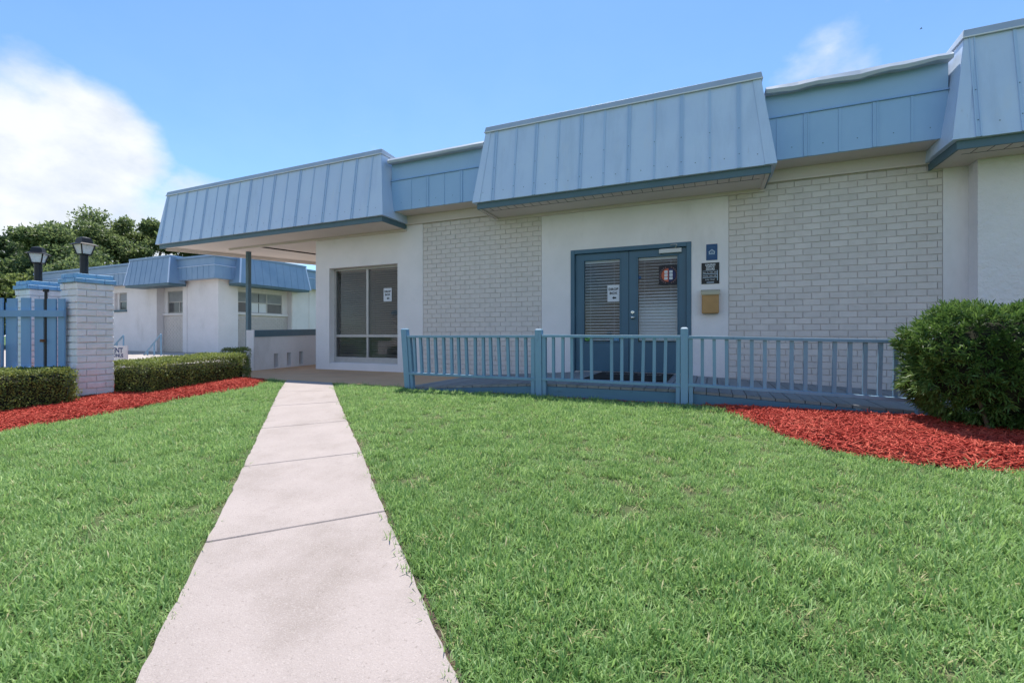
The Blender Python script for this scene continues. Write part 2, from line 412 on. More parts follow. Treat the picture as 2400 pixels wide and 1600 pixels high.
# ------------------------------------------------------------------ the ground
def build_ground():
    xs = np.unique(np.concatenate([np.linspace(-400, -40, 10), np.arange(-40, 20.1, 1.0), np.linspace(20, 400, 10)]))
    ys = np.unique(np.concatenate([np.linspace(-400, -20, 10), np.arange(-20, -6, 1.0), np.arange(-6, 6.01, 0.3), [5.6], np.arange(6.5, 40, 1.5), np.linspace(40, 600, 12)]))
    X, Y = np.meshgrid(xs, ys)
    Z = ground_z(X, Y) - 0.015
    v = np.stack([X, Y, Z], -1).reshape(-1, 3)
    nx, ny = len(xs), len(ys)
    i = np.arange(nx - 1)[None, :] + nx * np.arange(ny - 1)[:, None]
    q = np.stack([i, i + 1, i + nx + 1, i + nx], -1).reshape(-1, 4)
    tag(obj('ground', np_mesh('ground', v, q, M['far_grass'])), kind='structure')
build_ground()

# sidewalk: slabs running from the lawn to the patio
SW_L = [(-0.10, -0.62), (-1.621, 0.827), (-2.28, 1.455), (-3.176, 2.30), (-4.095, 3.16), (-5.0, 4.0), (-5.9, 4.84), (-6.90, 5.83)]
SW_R = [(0.93, -0.25), (-0.70, 1.19), (-1.675, 2.06), (-2.57, 2.88), (-3.50, 3.70), (-4.38, 4.49), (-5.08, 5.12), (-5.84, 5.83)]
def build_sidewalk():
    root = tag(empty('sidewalk', (-3, 3, 0)), kind='structure')
    # joints: slab boundaries (index positions along both edges)
    JL = [(0.90, -1.55), (-0.10, -0.62), (-2.28, 1.455), (-3.176, 2.30), (-4.095, 3.16), (-5.0, 4.0), (-5.9, 4.84), (-6.90, 5.83)]
    JR = [(1.98, -1.18), (0.93, -0.25), (-1.675, 2.06), (-2.57, 2.88), (-3.50, 3.70), (-4.38, 4.49), (-5.08, 5.12), (-5.84, 5.83)]
    for i in range(len(JL) - 1):
        a, b, c, d = [Vector((*p, 0)) for p in (JL[i], JR[i], JR[i + 1], JL[i + 1])]
        u1, u2 = (d - a).normalized() * 0.0048, (c - b).normalized() * 0.0048
        dz = random.uniform(-0.003, 0.003)
        mb = MB()
        p = [a + u1, b + u2, c - u2, d - u1]
        ring = []                                    # outline with a slightly worn, uneven edge
        for k in range(4):
            e0, e1 = p[k], p[(k + 1) % 4]
            ln = (e1 - e0).length; m_ = max(3, int(ln / .07)); sd = Vector((-(e1 - e0).y, (e1 - e0).x, 0)).normalized()
            amp = .0045 if k % 2 else .0016
            for j in range(m_):
                q = e0.lerp(e1, j / m_)
                if j: q = q + sd * (random.uniform(-amp, amp) + (random.random() < .06) * .008 * (k % 2))
                ring.append(q)
        cen = sum(ring, Vector((0, 0, 0))) / len(ring)
        nr = len(ring); vs = []
        for (z0, sh) in ((-0.08, 0), (0.017 + dz, 0), (0.022 + dz, .005)):
            for q in ring:
                q2 = q + (cen - q).normalized() * sh
                vs.append((q2.x, q2.y, float(ground_z(q2.x, q2.y)) + z0))
        fs = [(l * nr + k, l * nr + (k + 1) % nr, (l + 1) * nr + (k + 1) % nr, (l + 1) * nr + k) for l in (0, 1) for k in range(nr)]
        fs.append(tuple(2 * nr + k for k in range(nr)))
        mb.add(vs, fs)
        mb.build('slab', M['concrete'], root)
    mb = MB()                                        # dirt in the joints and along the edges
    L0, R0, L1, R1 = JL[0], JR[0], JL[-1], JR[-1]
    vs = []
    for z0 in (-0.09, 0.008):
        for (x, y) in ((L0[0] - .0, L0[1] - .0), (R0[0] + .0, R0[1]), (R1[0], R1[1]), (L1[0], L1[1])):
            vs.append((x, y, float(ground_z(x, y)) + z0))
    mb.hexa(vs)
    mb.build('joint_bed', M['joint'], root)
build_sidewalk()

def build_patio():
    root = tag(empty('patio', (-7, 7, 0)), kind='structure')
    cuts = [-9.9, -8.2, -6.1, -4.2]
    for i in range(3):
        MB().box(cuts[i] + .004, cuts[i + 1] - .004, 5.85, 8.06, -0.1, 0.018).build('slab', M['patio'], root, bevel=0.005)
    MB().box(-4.196, -2.0, 6.2, 8.06, -0.1, -0.02).build('slab', M['patio'], root)
    MB().box(-9.9, -8.62, 8.066, 16.0, -0.1, 0.018).build('slab', M['patio'], root, bevel=0.005)
build_patio()
wk = tag(MB().box(-40, -9.75, 3.95, 13.6, -0.06, 0.006).build('courtyard_bounce_walk', M['plain_concrete']), kind='structure')  # pale walk, its unseen reach widened to bounce neutral light onto the apartments

# ------------------------------------------------------------------ office building
F = 8.05
OB = tag(empty('office_building', (0, F, 0)), 'long white office building with blue metal mansard roofs and painted brick panels', 'building')

def brick_variants(name, L, H, D, ch, mats, n=4, jit=0.002):
    out = []
    rr = random.Random(3)
    for k in range(n):
        j = lambda: rr.uniform(-jit, jit)
        o = [(-L/2 + j(), 0, -H/2 + j()), (L/2 + j(), 0, -H/2 + j()), (L/2 + j(), 0, H/2 + j()), (-L/2 + j(), 0, H/2 + j())]
        m1 = [(x, -(D - ch) + j() * .5, z) for x, _, z in o]
        t = [(x * (1 - 2 * ch / L), -D + j() * .8, z * (1 - 2 * ch / H)) for x, _, z in o]
        mb = MB().add(o + m1 + t, [(8, 9, 10, 11), (0, 1, 5, 4), (1, 2, 6, 5), (2, 3, 7, 6), (3, 0, 4, 7),
                                   (4, 5, 9, 8), (5, 6, 10, 9), (6, 7, 11, 10), (7, 4, 8, 11)])
        out.append([mb.mesh(name, m) for m in mats])
    return out

CH, BL = 0.0945, 0.2255
def build_walls():
    # stucco wall with openings: window X[-8.156,-6.204] Z[.16,2.37], door X[-2.332,-.28] Z[.0,2.36]; brick panels between
    top = 4.3
    mb = MB()
    mb.box(-8.58, -8.156, F, F + .22, -0.3, top).box(-8.156, -6.204, F, F + .22, -0.3, 0.16).box(-8.156, -6.204, F, F + .22, 2.37, top)
    mb.box(-6.204, -5.55, F, F + .22, -0.3, top)
    mb.build('wall', M['stucco'], OB)
    mb = MB().box(-2.894, -2.332, F, F + .22, -0.3, top).box(-2.332, -0.28, F, F + .22, 2.36, top).box(-0.28, 0.272, F, F + .22, -0.3, top).box(-2.332, -.28, F + .02, F + .22, -.3, .155)
    mb.build('wall', M['stucco'], OB)
    MB().box(2.921, 3.184, F, F + .22, -0.3, top).build('wall', M['stucco'], OB)
    MB().box(3.184, 9.0, 7.815, F + .22, -0.3, top).build('wall', M['stucco_rough'], OB)
    MB().box(-8.58, -8.36, F + .22, 16, -0.3, top).build('wall', M['stucco'], OB)
    MB().box(8.78, 9.0, F + .22, 16, -0.3, top).box(-8.36, 8.78, 15.8, 16, -0.3, top).build('wall', M['stucco'], OB)
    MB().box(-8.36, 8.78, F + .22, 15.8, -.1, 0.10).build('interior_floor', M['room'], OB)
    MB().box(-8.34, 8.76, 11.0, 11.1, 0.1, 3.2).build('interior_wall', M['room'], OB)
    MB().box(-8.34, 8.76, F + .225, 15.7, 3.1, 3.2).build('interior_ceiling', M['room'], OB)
    # brick panels
    mats = [M['brick_paint']]
    var = brick_variants('brick', BL - .010, CH - .010, 0.013, 0.004, mats)
    specs = []
    for (x0, x1, seed) in ((-5.55, -2.894, 5), (0.272, 2.921, 9)):
        panel = MB().box(x0, x1, F + .013, F + .2, -0.3, 4.3).build('brick_panel', M['mortar_paint'], OB)
        rr = random.Random(seed)
        n = int(3.30 / CH)
        for r_ in range(-1, n):
            z = 0.035 + (r_ + .5) * CH
            x = x0 - (BL / 2 if r_ % 2 else 0.0)
            while x < x1:
                a, b = max(x, x0 + .004), min(x + BL, x1 - .004)
                if b - a > 0.05: specs.append((panel, (a + b) / 2, z + rr.uniform(-.001, .001), (b - a) / BL, rr.randrange(4), rr.uniform(-.0015, .0015)))
                x += BL
    def vis(s_):
        _, x, z, _, _, _ = s_
        t = -math.sin(R(23.5)) * x + math.cos(R(23.5)) * F
        hidden = z < 0.30 or z > 3.17
        return (10 if hidden else 0) + t
    specs.sort(key=vis)
    rest = {}
    for i, (panel, x, z, sx, k, dy) in enumerate(specs):
        me = var[k][0]
        if i < 300:
            obj('brick', me, panel, (x, F + .014 + dy, z), scale=(sx, 1, 1))
        else:
            rest.setdefault(panel, MB()).add([(v.co.x * sx + x, v.co.y + F + .014 + dy, v.co.z + z) for v in me.vertices], [tuple(p.vertices) for p in me.polygons])
    for panel, mb in rest.items():
        tag(mb.build('brick_courses', M['brick_paint'], panel), kind='stuff')
build_walls()

SZ, MB0, MT0, MT1 = 3.09, 3.18, 4.47, 4.58       # soffit, mansard bottom, cap bottom, cap top
EY, TY = 7.20, 7.38                               # mansard foot and head
def lerp(a, b, t): return a + (b - a) * t

def mansard(x0, x1, ribs, left=True, right=True, skew=0.0):
    """one hipped metal mansard: core, panels, seams, cap, dark fascia boards, screws"""
    d = TY - EY
    tl = x0 + (d if left else 0); tr = x1 - (d if right else 0)
    core = MB().add([(x0 + .012, EY + .012, MB0), (x1 - .012, EY + .012, MB0), (x1 - .012, F - .02, MB0), (x0 + .012 + skew * (F - EY), F - .02, MB0),
                     (tl + .012, TY + .012, MT0 + .02), (tr - .012, TY + .012, MT0 + .02), (tr - .012, F - .02, MT0 + .02), (tl + .012 + skew * (F - TY), F - .02, MT0 + .02)],
                    [(0, 3, 2, 1), (4, 5, 6, 7), (0, 1, 5, 4), (1, 2, 6, 5), (2, 3, 7, 6), (3, 0, 4, 7)]).build('mansard_roof', M['metal'], OB)
    nrm = Vector((0, -(MT0 - MB0), -(0 - d))).normalized()       # front face normal (leans back)
    nrm = Vector((0, -(MT0 - MB0), d)).normalized()
    def fp(x, t, off=0.0): return Vector((x, lerp(EY, TY, t), lerp(MB0, MT0, t))) + nrm * off
    xs = [x0] + list(ribs) + [x1]
    for i in range(len(xs) - 1):
        a, b = xs[i], xs[i + 1]
        ta = max(a, tl) if i == 0 else a
        tb = min(b, tr) if i == len(xs) - 2 else b
        g = 0.0015
        o = random.uniform(-.001, .001)
        p = [fp(a + g, 0, -.004), fp(b - g, 0, -.004), fp(b - g, 0, .008 + o), fp(a + g, 0, .008 + o),
             fp(ta + g, 1, -.004), fp(tb - g, 1, -.004), fp(tb - g, 1, .008 + o), fp(ta + g, 1, .008 + o)]
        MB().hexa(p).build('panel', M['metal'], core)
    for i, x in enumerate(ribs):
        mb = MB()
        if i % 2 == 0:
            for dx in (-.022, .022): mb.bar(fp(x + dx, 0.0, .014), fp(x + dx, 0.995, .014), .012, .022, nrm)
            mb.bar(fp(x, 0.0, .011), fp(x, 0.995, .011), .04, .010, nrm)
        else: mb.bar(fp(x, 0, .012), fp(x, .995, .012), .030, .014, nrm)
        mb.build('seam', M['metal_rib'], core)
    # hips: flashing strips folded round the corner
    for on, xb, xt, sgn in ((left, x0, tl, 1), (right, x1, tr, -1)):
        if not on: continue
        mb = MB()
        mb.hexa([fp(xb, 0, .010), fp(xb + sgn * .14, 0, .010), fp(xb + sgn * .14, 0, .018), fp(xb - sgn * .005, 0, .018),
                 fp(xt, 1, .010), fp(xt + sgn * .10, 1, .010), fp(xt + sgn * .10, 1, .018), fp(xt - sgn * .005, 1, .018)])
        mb.build('hip_flashing', M['metal'], core)
        # side return: two panels
        for y0, y1 in ((0, .30), (.30, .62)):
            e = sgn * -.004
            q = []
            for tt in (0, 1):
                xx = lerp(xb, xt, tt)
                for yy in (y0, y1):
                    Y = min(lerp(EY, TY, tt) + yy, F - .05)
                    q.append((xx + e + (skew * yy if sgn > 0 else 0), Y + .004, lerp(MB0, MT0, tt)))
            mb = MB().add([q[0], q[1], q[3], q[2]] + [(p[0] + sgn * .012, p[1], p[2]) for p in (q[0], q[1], q[3], q[2])],
                          [(0, 1, 2, 3), (7, 6, 5, 4), (0, 4, 5, 1), (1, 5, 6, 2), (2, 6, 7, 3), (3, 7, 4, 0)])
            mb.build('panel', M['metal'], core)
    # cap
    mb = MB()
    c0, c1 = tl - (.03 if left else 0), tr + (.03 if right else 0)
    mb.hexa([(c0, TY - .035, MT0 - .005), (c1, TY - .035, MT0 - .005), (c1, F, MT0 + .01), (c0 + skew * .65, F, MT0 + .01),
             (c0 + .02, TY - .005, MT1), (c1 - .02, TY - .005, MT1), (c1 - .02, F, MT1 - .04), (c0 + .02 + skew * .65, F, MT1 - .04)])
    mb.build('cap', M['cap_metal'], core, bevel=.004)
    MB().bar((c0, TY - .038, MT0 + .002), (c1, TY - .038, MT0 + .002), .012, .014).build('drip_edge', M['sign_white'], core)
    # dark fascia boards round the foot
    i0, i1 = x0 + .06, x1 - .06
    mb = MB().box(i0, i1, EY + .05, EY + .078, SZ - .012, MB0 - .002)
    if left and not skew: mb.box(i0, i0 + .028, EY + .0785, F - .005, SZ - .012, MB0 + .17)
    if right: mb.box(i1 - .028, i1, EY + .0785, F - .005, SZ - .012, MB0 + .17)
    mb.build('fascia_board', M['dark_fascia'], core)
    # screws
    mb = MB()
    for i in range(len(xs) - 1):
        m_ = (xs[i] + xs[i + 1]) / 2
        if xs[i + 1] - xs[i] < .15: continue
        for (x, t) in ((m_, .13), (xs[i + 1], .16), (xs[i + 1], .46)):
            if x > x1 - .05: continue
            p = fp(x, t, .022 if x != m_ else .012); r_ = .008
            mb.add([p + Vector((r_, 0, 0)), p + Vector((0, 0, r_)), p - Vector((r_, 0, 0)), p - Vector((0, 0, r_)), p + nrm * .006],
                   [(0, 1, 4), (1, 2, 4), (2, 3, 4), (3, 0, 4)])
    tag(mb.build('screws', M['dark_fascia'], core), kind='stuff')
    return core

mid = mansard(-3.896, 0.844, [-3.502, -3.109, -2.731, -2.331, -1.94, -1.556, -1.17, -0.78, -0.393, -0.002, 0.381])
rgt = mansard(2.70, 9.0, [2.94 + .39 * i for i in range(15)], right=False)
SK = 0.475
lft = mansard(-13.28, -5.90, [-13.051 + .3975 * i for i in range(18)], skew=SK)

def build_soffits():
    # under the mansards
    MB().box(-3.80, 0.75, EY + .079, F, SZ, SZ + .03).build('soffit', M['soffit'], OB)
    MB().box(2.79, 9.0, EY + .079, F - .237, SZ, SZ + .03).build('soffit', M['soffit'], OB)
    MB().box(2.79, 3.18, F - .236, F, SZ, SZ + .03).build('soffit', M['soffit'], OB)
    # vent slots near the outer edge
    for (a, b) in ((-3.70, 0.66), (2.9, 6.0)):
        mb = MB()
        mb.box(a, b, EY + .300, EY + .306, SZ - .003, SZ + .001)
        x = a + .08
        while x < b:
            mb.box(x, x + .006, EY + .12, EY + .299, SZ - .003, SZ + .001); x += .155
        tag(mb.build('soffit_grooves', M['groove'], OB), kind='stuff')
    # trim where soffit meets wall
    for (a, b) in ((-3.83, .78), (-11.6, -5.95)):
        MB().box(a, b, F - .045, F - .002, SZ - .05, SZ - .001).build('trim', M['soffit'], OB)
    for sx in (-3.81, 0.715): MB().box(sx, sx + .05, EY + .09, F - .05, SZ - .022, SZ - .002).build('trim', M['soffit'], OB)
    # recesses: higher soffit, frieze on the wall
    for (a, b) in ((-5.95, -3.83), (0.78, 2.78)):
        MB().box(a, b, 7.575, F, 3.35, 3.38).build('soffit', M['soffit'], OB)
        MB().box(a - .05, b + .05, F - .03, F - .002, 3.19, 3.3495).build('frieze', M['soffit'], OB)
        MB().box(a - .05, b + .05, F - .048, F - .031, 3.165, 3.20).build('trim', M['soffit'], OB)
build_soffits()

def recess_fascia(x0, x1, ribs, wavy):
    core = MB().box(x0, x1, 7.592, 7.75, 3.352, 4.34).build('recess_fascia', M['metal_recess'], OB)
    xs = [x0] + ribs + [x1]
    for i in range(len(xs) - 1):
        MB().box(xs[i] + .002, xs[i + 1] - .002, 7.56, 7.5915, 3.345, 3.95).build('panel', M['metal_recess'], core)
    for i, x in enumerate(ribs):
        mb = MB()
        if i % 2: mb.box(x - .03, x - .014, 7.545, 7.559, 3.346, 3.948).box(x + .014, x + .03, 7.545, 7.559, 3.346, 3.948)
        mb.box(x - .0135, x + .0135, 7.551, 7.559, 3.346, 3.948)
        mb.build('seam', M['metal_recess'], core)
    mb = MB().hexa([(x0, 7.535, 3.952), (x1, 7.535, 3.952), (x1, 7.60, 3.952), (x0, 7.60, 3.952), (x0, 7.55, 3.972), (x1, 7.55, 3.972), (x1, 7.60, 3.972), (x0, 7.60, 3.972)])
    mb.build('drip_edge', M['metal_recess'], core)
    MB().box(x0, x1, 7.572, 7.5915, 3.973, 4.33).build('upper_band', M['metal_recess'], core)
    # sheet-metal roof edge, sagging where the photo shows it bent
    n = 26; vs = []; fs = []
    rr = random.Random(4)
    prof = [(7.60, 4.30), (7.43, 4.285), (7.415, 4.33), (7.47, 4.385), (7.9, 4.40)]
    ph = [0.0] * (n + 1); h = 0
    for i in range(n + 1):
        h = h * .8 + rr.uniform(-1, 1) * .009
        ph[i] = h
    for i in range(n + 1):
        x = lerp(x0, x1, i / n)
        for k, (y, z) in enumerate(prof):
            s_ = ph[i] if wavy else ph[i] * .25
            dz = s_ * (1.0, 1.0, .55, .25, 0)[k]; dy = s_ * (0, .8, .5, .2, 0)[k]
            if wavy and k in (1, 2): dz -= .02 * math.sin(math.pi * i / n)
            vs.append((x, y - dy, z + dz))
    m_ = len(prof)
    for i in range(n):
        for k in range(m_ - 1): fs.append((i * m_ + k, (i + 1) * m_ + k, (i + 1) * m_ + k + 1, i * m_ + k + 1))
    MB().add(vs, [tuple(reversed(q)) for q in fs]).build('roof_edge', M['cap_metal'], core)
    mb = MB()
    for i in range(len(xs) - 1):
        p = Vector(((xs[i] + xs[i + 1]) / 2, 7.558, 3.50)); r_ = .008
        mb.add([p + Vector((r_, 0, 0)), p + Vector((0, 0, r_)), p - Vector((r_, 0, 0)), p - Vector((0, 0, r_)), p + Vector((0, -.006, 0))], [(0, 1, 4), (1, 2, 4), (2, 3, 4), (3, 0, 4)])
    tag(mb.build('screws', M['dark_fascia'], core), kind='stuff')
recess_fascia(-5.98, -3.80, [-5.49, -5.102, -4.723, -4.34], False)
recess_fascia(0.74, 2.80, [0.897, 1.25, 1.644, 2.04, 2.43], True)
MB().box(-8.0, 9.0, 7.76, 16.0, 4.305, 4.36).build('roof', M['plain_concrete'], OB)

def build_canopy():
    """the open canopy at the left end: skewed end edge, ceiling boards, one steel post"""
    zc = SZ
    def end_x(y): return -13.22 + SK * (y - 7.28)
    mb = MB()
    y1 = 13.0
    mb.add([(end_x(7.28) + .09, 7.279, zc), (-5.97, 7.279, zc), (-5.97, F - .0, zc), (end_x(F) + .09, F, zc),
            (end_x(7.28) + .09, 7.279, zc + .03), (-5.97, 7.279, zc + .03), (-5.97, F, zc + .03), (end_x(F) + .09, F, zc + .03)],
           [(0, 3, 2, 1), (4, 5, 6, 7), (0, 1, 5, 4), (1, 2, 6, 5), (2, 3, 7, 6), (3, 0, 4, 7)])
    mb.build('soffit', M['soffit'], OB)
    mb = MB()
    p = [(end_x(F) + .09, F + .001), (-8.585, F + .001), (-8.585, y1), (end_x(y1) + .09, y1)]
    mb.hexa([(x, y, zc + .012) for x, y in p] + [(x, y, zc + .04) for x, y in p])
    mb.build('canopy_ceiling', M['soffit'], OB)
    # beam strips on the skewed edge and a cover strip on the ceiling
    for off, w, h in ((.04, .07, .045), (.20, .06, .03), (.42, .02, .014)):
        a = Vector((end_x(7.36) + off, 7.36, zc - h / 2)); b = Vector((end_x(y1) + off, y1, zc - h / 2))
        MB().bar(a, b, w, h).build('trim', M['soffit'], OB)
    MB().bar((-10.66, F + .02, zc), (-9.35, 12.0, zc), .03, .03).build('trim', M['groove'], OB)
    # skewed end: fascia, metal face and roof
    q = [(end_x(7.28) - .0, 7.28), (end_x(y1), y1)]
    MB().bar((q[0][0] + .03, q[0][1], zc + .04), (q[1][0] + .03, q[1][1], zc + .04), .03, .10).build('fascia_board', M['dark_fascia'], OB)
    mb = MB().hexa([(q[0][0] - .03, 8.0 - .7, MB0), (q[0][0] + .05, 7.30, MB0), (q[1][0] + .05, y1, MB0), (q[1][0] - .03, y1, MB0),
                    (q[0][0] + .17, 7.40, MT0), (q[0][0] + .25, 7.40, MT0), (q[1][0] + .25, y1, MT0), (q[1][0] + .17, y1, MT0)])
    mb.build('mansard_roof', M['metal'], OB)
    pl = [(end_x(F) + .25, F + .01), (-8.59, F + .01), (-8.59, y1), (end_x(y1) + .25, y1)]
    MB().hexa([(x, y, 4.40) for x, y in pl] + [(x, y, 4.50) for x, y in pl]).build('roof', M['plain_concrete'], OB)
    MB().box(-11.66, -11.56, 8.52, 8.62, -0.06, zc + .010).build('canopy_post', M['dark_fascia'], OB, bevel=.006)
build_canopy()

# ---- window, left
def build_window():
    w = MB().box(-8.156, -6.204, 8.285, 8.33, 0.16, 2.37)
    w = MB()
    Y0, Y1 = 8.205, 8.265
    x0, x1, z0, z1, zm, xm = -8.156, -6.204, 0.16, 2.37, 0.80, -7.17
    w.box(x0, x0 + .05, Y0, Y1, z0, z1).box(x1 - .05, x1, Y0, Y1, z0, z1).box(x0 + .05, x1 - .05, Y0, Y1, z1 - .05, z1)
    w.box(x0 + .05, x1 - .05, Y0, Y1, z0, z0 + .15)
    w.box(x0 + .05, x1 - .05, Y0 - .003, Y1, zm - .03, zm + .03)
    w.box(xm - .025, xm + .025, Y0 + .002, Y1, z0 + .15, zm - .03).box(xm - .03, xm + .03, Y0 + .001, Y1, zm + .03, z1 - .05)
    win = w.build('window', M['alu'], OB, bevel=.003)
    for (a, b, c, d) in ((x0 + .05, xm - .03, zm + .03, z1 - .05), (xm + .03, x1 - .05, zm + .03, z1 - .05),
                         (x0 + .05, xm - .025, z0 + .15, zm - .03), (xm + .025, x1 - .05, z0 + .15, zm - .03)):
        MB().box(a, b, 8.232, 8.238, c, d).build('pane', M['glass'], win)
    MB().box(x0 + .005, x1 - .005, F + .03, 8.204, z0 + .001, z0 + .02).build('sill', M['stucco'], win)
build_window()

def blind(name_label, x0, x1, z0, z1, y, pitch, tilt, m, depth=.048):
    b = tag(empty('window_blind', ((x0 + x1) / 2, y, z1)), name_label, 'blind')
    L = x1 - x0
    me = MB()
    n = 2
    # gently curved slat
    for k in range(n):
        y0, y1 = -depth / 2 + depth * k / n, -depth / 2 + depth * (k + 1) / n
        za, zb = .004 * (1 - (2 * y0 / depth) ** 2), .004 * (1 - (2 * y1 / depth) ** 2)
        me.hexa([(-L / 2, y0, za), (L / 2, y0, za), (L / 2, y1, zb), (-L / 2, y1, zb), (-L / 2, y0, za + .0025), (L / 2, y0, za + .0025), (L / 2, y1, zb + .0025), (-L / 2, y1, zb + .0025)])
    mesh = me.mesh('slat', m)
    MB().box(x0, x1, y - .028, y + .028, z1, z1 + .045).build('head_rail', m, b)
    z = z1 - .03; i = 0
    while z > z0 + .02:
        t = tilt(i, (z1 - z) / (z1 - z0)) if callable(tilt) else tilt
        obj('slat', mesh, b, ((x0 + x1) / 2, y, z), rot=(R(t + random.uniform(-2, 2)), R(random.uniform(-.25, .25)), 0))
        z -= pitch; i += 1
    MB().box(x0, x1, y - .024, y + .024, z0, z0 + .02).build('bottom_rail', m, b)
    mb = MB()
    for q in ((.16, .84) if L < .8 else (.15, .5, .85)):
        mb.tube([(lerp(x0, x1, q), y - .028, z0), (lerp(x0, x1, q), y - .028, z1)], .0016, 4)
    mb.build('cord', m, b)
    return b
blind('brown slatted blind behind the left half of the office window', -8.10, -7.19, 0.33, 2.29, 8.31, .051, 20, M['slat_dark'], .028)
blind('brown slatted blind behind the right half of the office window', -7.13, -6.24, 0.33, 2.29, 8.31, .051, 20, M['slat_dark'], .028)

# ---- double door
def build_door():
    x0, x1, z0, z1 = -2.332, -0.28, 0.16, 2.36
    fr = MB().box(x0 + .002, x0 + .075, F - .012, F + .12, z0 - .004, z1 - .002).box(x1 - .075, x1 - .002, F - .012, F + .12, z0 - .004, z1 - .002)
    fr.box(x0 + .075, x1 - .075, F - .012, F + .12, z1 - .075, z1 - .002)
    fr.build('door_frame', M['door'], OB, bevel=.004)
    MB().box(x0 + .075, x1 - .075, F + .0, F + .12, z0 - .01, z0 + .014).build('threshold', M['alu'], OB)
    xm = -1.297
    for (a, b, ga, gb, gt, gb0) in ((x0 + .08, xm - .004, -2.09, -1.455, 2.155, .70), (xm + .004, x1 - .08, -1.14, -.50, 2.155, .70)):
        Y0, Y1 = F + .045, F + .09
        zb, zt = z0 + .02, z1 - .08
        d = MB().box(a, ga, Y0, Y1, zb, zt).box(gb, b, Y0, Y1, zb, zt).box(ga, gb, Y0, Y1, gt, zt).box(ga, gb, Y0, Y1, zb, gb0)
        door = d.build('door', M['door'], OB)
        mb = MB()
        g = .022
        for q in ((ga - g, gb + g, gt, gt + g), (ga - g, gb + g, gb0 - g, gb0), (ga - g, ga, gb0, gt), (gb, gb + g, gb0, gt)):
            mb.box(q[0], q[1], Y0 - .010, Y0 - .0005, q[2], q[3])
        mb.build('glazing_bead', M['door'], door, bevel=.003)
        MB().box(ga, gb, Y0 + .02, Y0 + .026, gb0, gt).build('pane', M['glass'], door)
        if a > xm:
            mb = MB()
            mb.tube([(-1.229, Y0 + .002, 1.123), (-1.229, Y0 - .02, 1.123)], .030, 14)
            mb.tube([(-1.229, Y0 - .018, 1.123), (-1.229, Y0 - .045, 1.123), (-1.229, Y0 - .06, 1.123), (-1.229, Y0 - .075, 1.123)], [.012, .014, .028, .020], 14)
            mb.build('knob', M['steel'], door, smooth=True)
            MB().tube([(-1.231, Y0 + .002, 1.215), (-1.231, Y0 - .012, 1.215), (-1.231, Y0 - .016, 1.215)], [.030, .030, .022], 14).build('deadbolt', M['steel'], door)
            MB().box(-1.24, -1.222, Y0 - .022, Y0 - .0165, 1.21, 1.22).build('keyhole', M['ink'], door)
            MB().box(-.79, -.43, Y0 - .055, Y0 - .001, 2.195, 2.27).build('closer', M['closer'], door, bevel=.006)
            mb = MB().bar((-.53, Y0 - .04, 2.274), (-.50, Y0 - .16, 2.30), .02, .008).bar((-.50, Y0 - .16, 2.31), (-.60, Y0 - .06, 2.325), .02, .008)
            mb.build('closer_arm', M['closer'], door)
        mb = MB()
        hx = a if a < xm else b
        for z in (.45, 1.25, 2.05): mb.tube([(hx, Y0 - .006, z - .05), (hx, Y0 - .006, z + .05)], .009, 8)
        mb.build('hinge', M['door'], door)
build_door()
blind('white slatted blind half open behind the left door glass', -2.085, -1.46, .72, 2.11, F + .125, .053, 26, M['slat_white'], .036)
blind('white slatted blind, closed below and open above, behind the right door glass', -1.135, -.505, .72, 2.11, F + .125, .053,
      lambda i, t: 14 + 50 * min(1, max(0, (t - .33) / .35)), M['slat_white'], .060)

# ------------------------------------------------------------------ lettering and signs
def text_mesh(name, s, size, m, bold=0.0, extrude=0.0006, sx=1.0):
    cu = bpy.data.curves.new(name, 'FONT')
    cu.body = s; cu.size = size; cu.align_x = 'CENTER'; cu.align_y = 'CENTER'
    cu.offset = bold; cu.extrude = extrude; cu.resolution_u = 2
    o = bpy.data.objects.new(name, cu); COL.objects.link(o)
    dg = bpy.context.evaluated_depsgraph_get()
    me = bpy.data.meshes.new_from_object(o.evaluated_get(dg))
    bpy.data.objects.remove(o); bpy.data.curves.remove(cu)
    for v in me.vertices: v.co.x *= sx
    me.materials.clear(); me.materials.append(m); me.name = name
    return me

def put_text(parent, s, size, m, loc, bold=0.0, sx=1.0, rot=(R(90), 0, 0)):
    return obj('lettering', text_mesh('lettering', s, size, m, bold, sx=sx), parent, loc, rot=rot)

def drop_sign(x0, x1, z0, z1, y, label, tilt=0):
    cx, cz = (x0 + x1) / 2, (z0 + z1) / 2
    p = tag(empty('paper_sign', (cx, y, cz)), label, 'sign', 'printed drop box notices on the glass')
    MB().box(x0, x1, y - .0015, y, z0, z1).build('sheet', M['paper'], p)
    h = z1 - z0
    put_text(p, 'DROP', h * .20, M['ink'], (cx, y - .003, z1 - h * .26), bold=.0022, sx=1.08)
    put_text(p, 'BOX', h * .20, M['ink'], (cx, y - .003, z1 - h * .50), bold=.0022, sx=1.08)
    a = h * .062; zc = z1 - h * .77
    arrow = MB().add([(x, y - .0032, z) for x, z in ((cx - a * 2.1 + .015, zc), (cx + .012, zc + a * 1.5), (cx + .012, zc + a * .7), (cx + a * 2 + .012, zc + a * .7),
                                                    (cx + a * 2 + .012, zc - a * .7), (cx + .012, zc - a * .7), (cx + .012, zc - a * 1.5))], [(0, 1, 6), (2, 3, 4, 5)])
    arrow.build('arrow', M['ink'], p)
    return p
drop_sign(-1.672, -1.462, 1.41, 1.705, F + .058, 'white drop box notice taped inside the left door glass')
drop_sign(-6.723, -6.50, 1.57, 1.868, 8.229, 'white drop box notice on the upper right pane of the window')

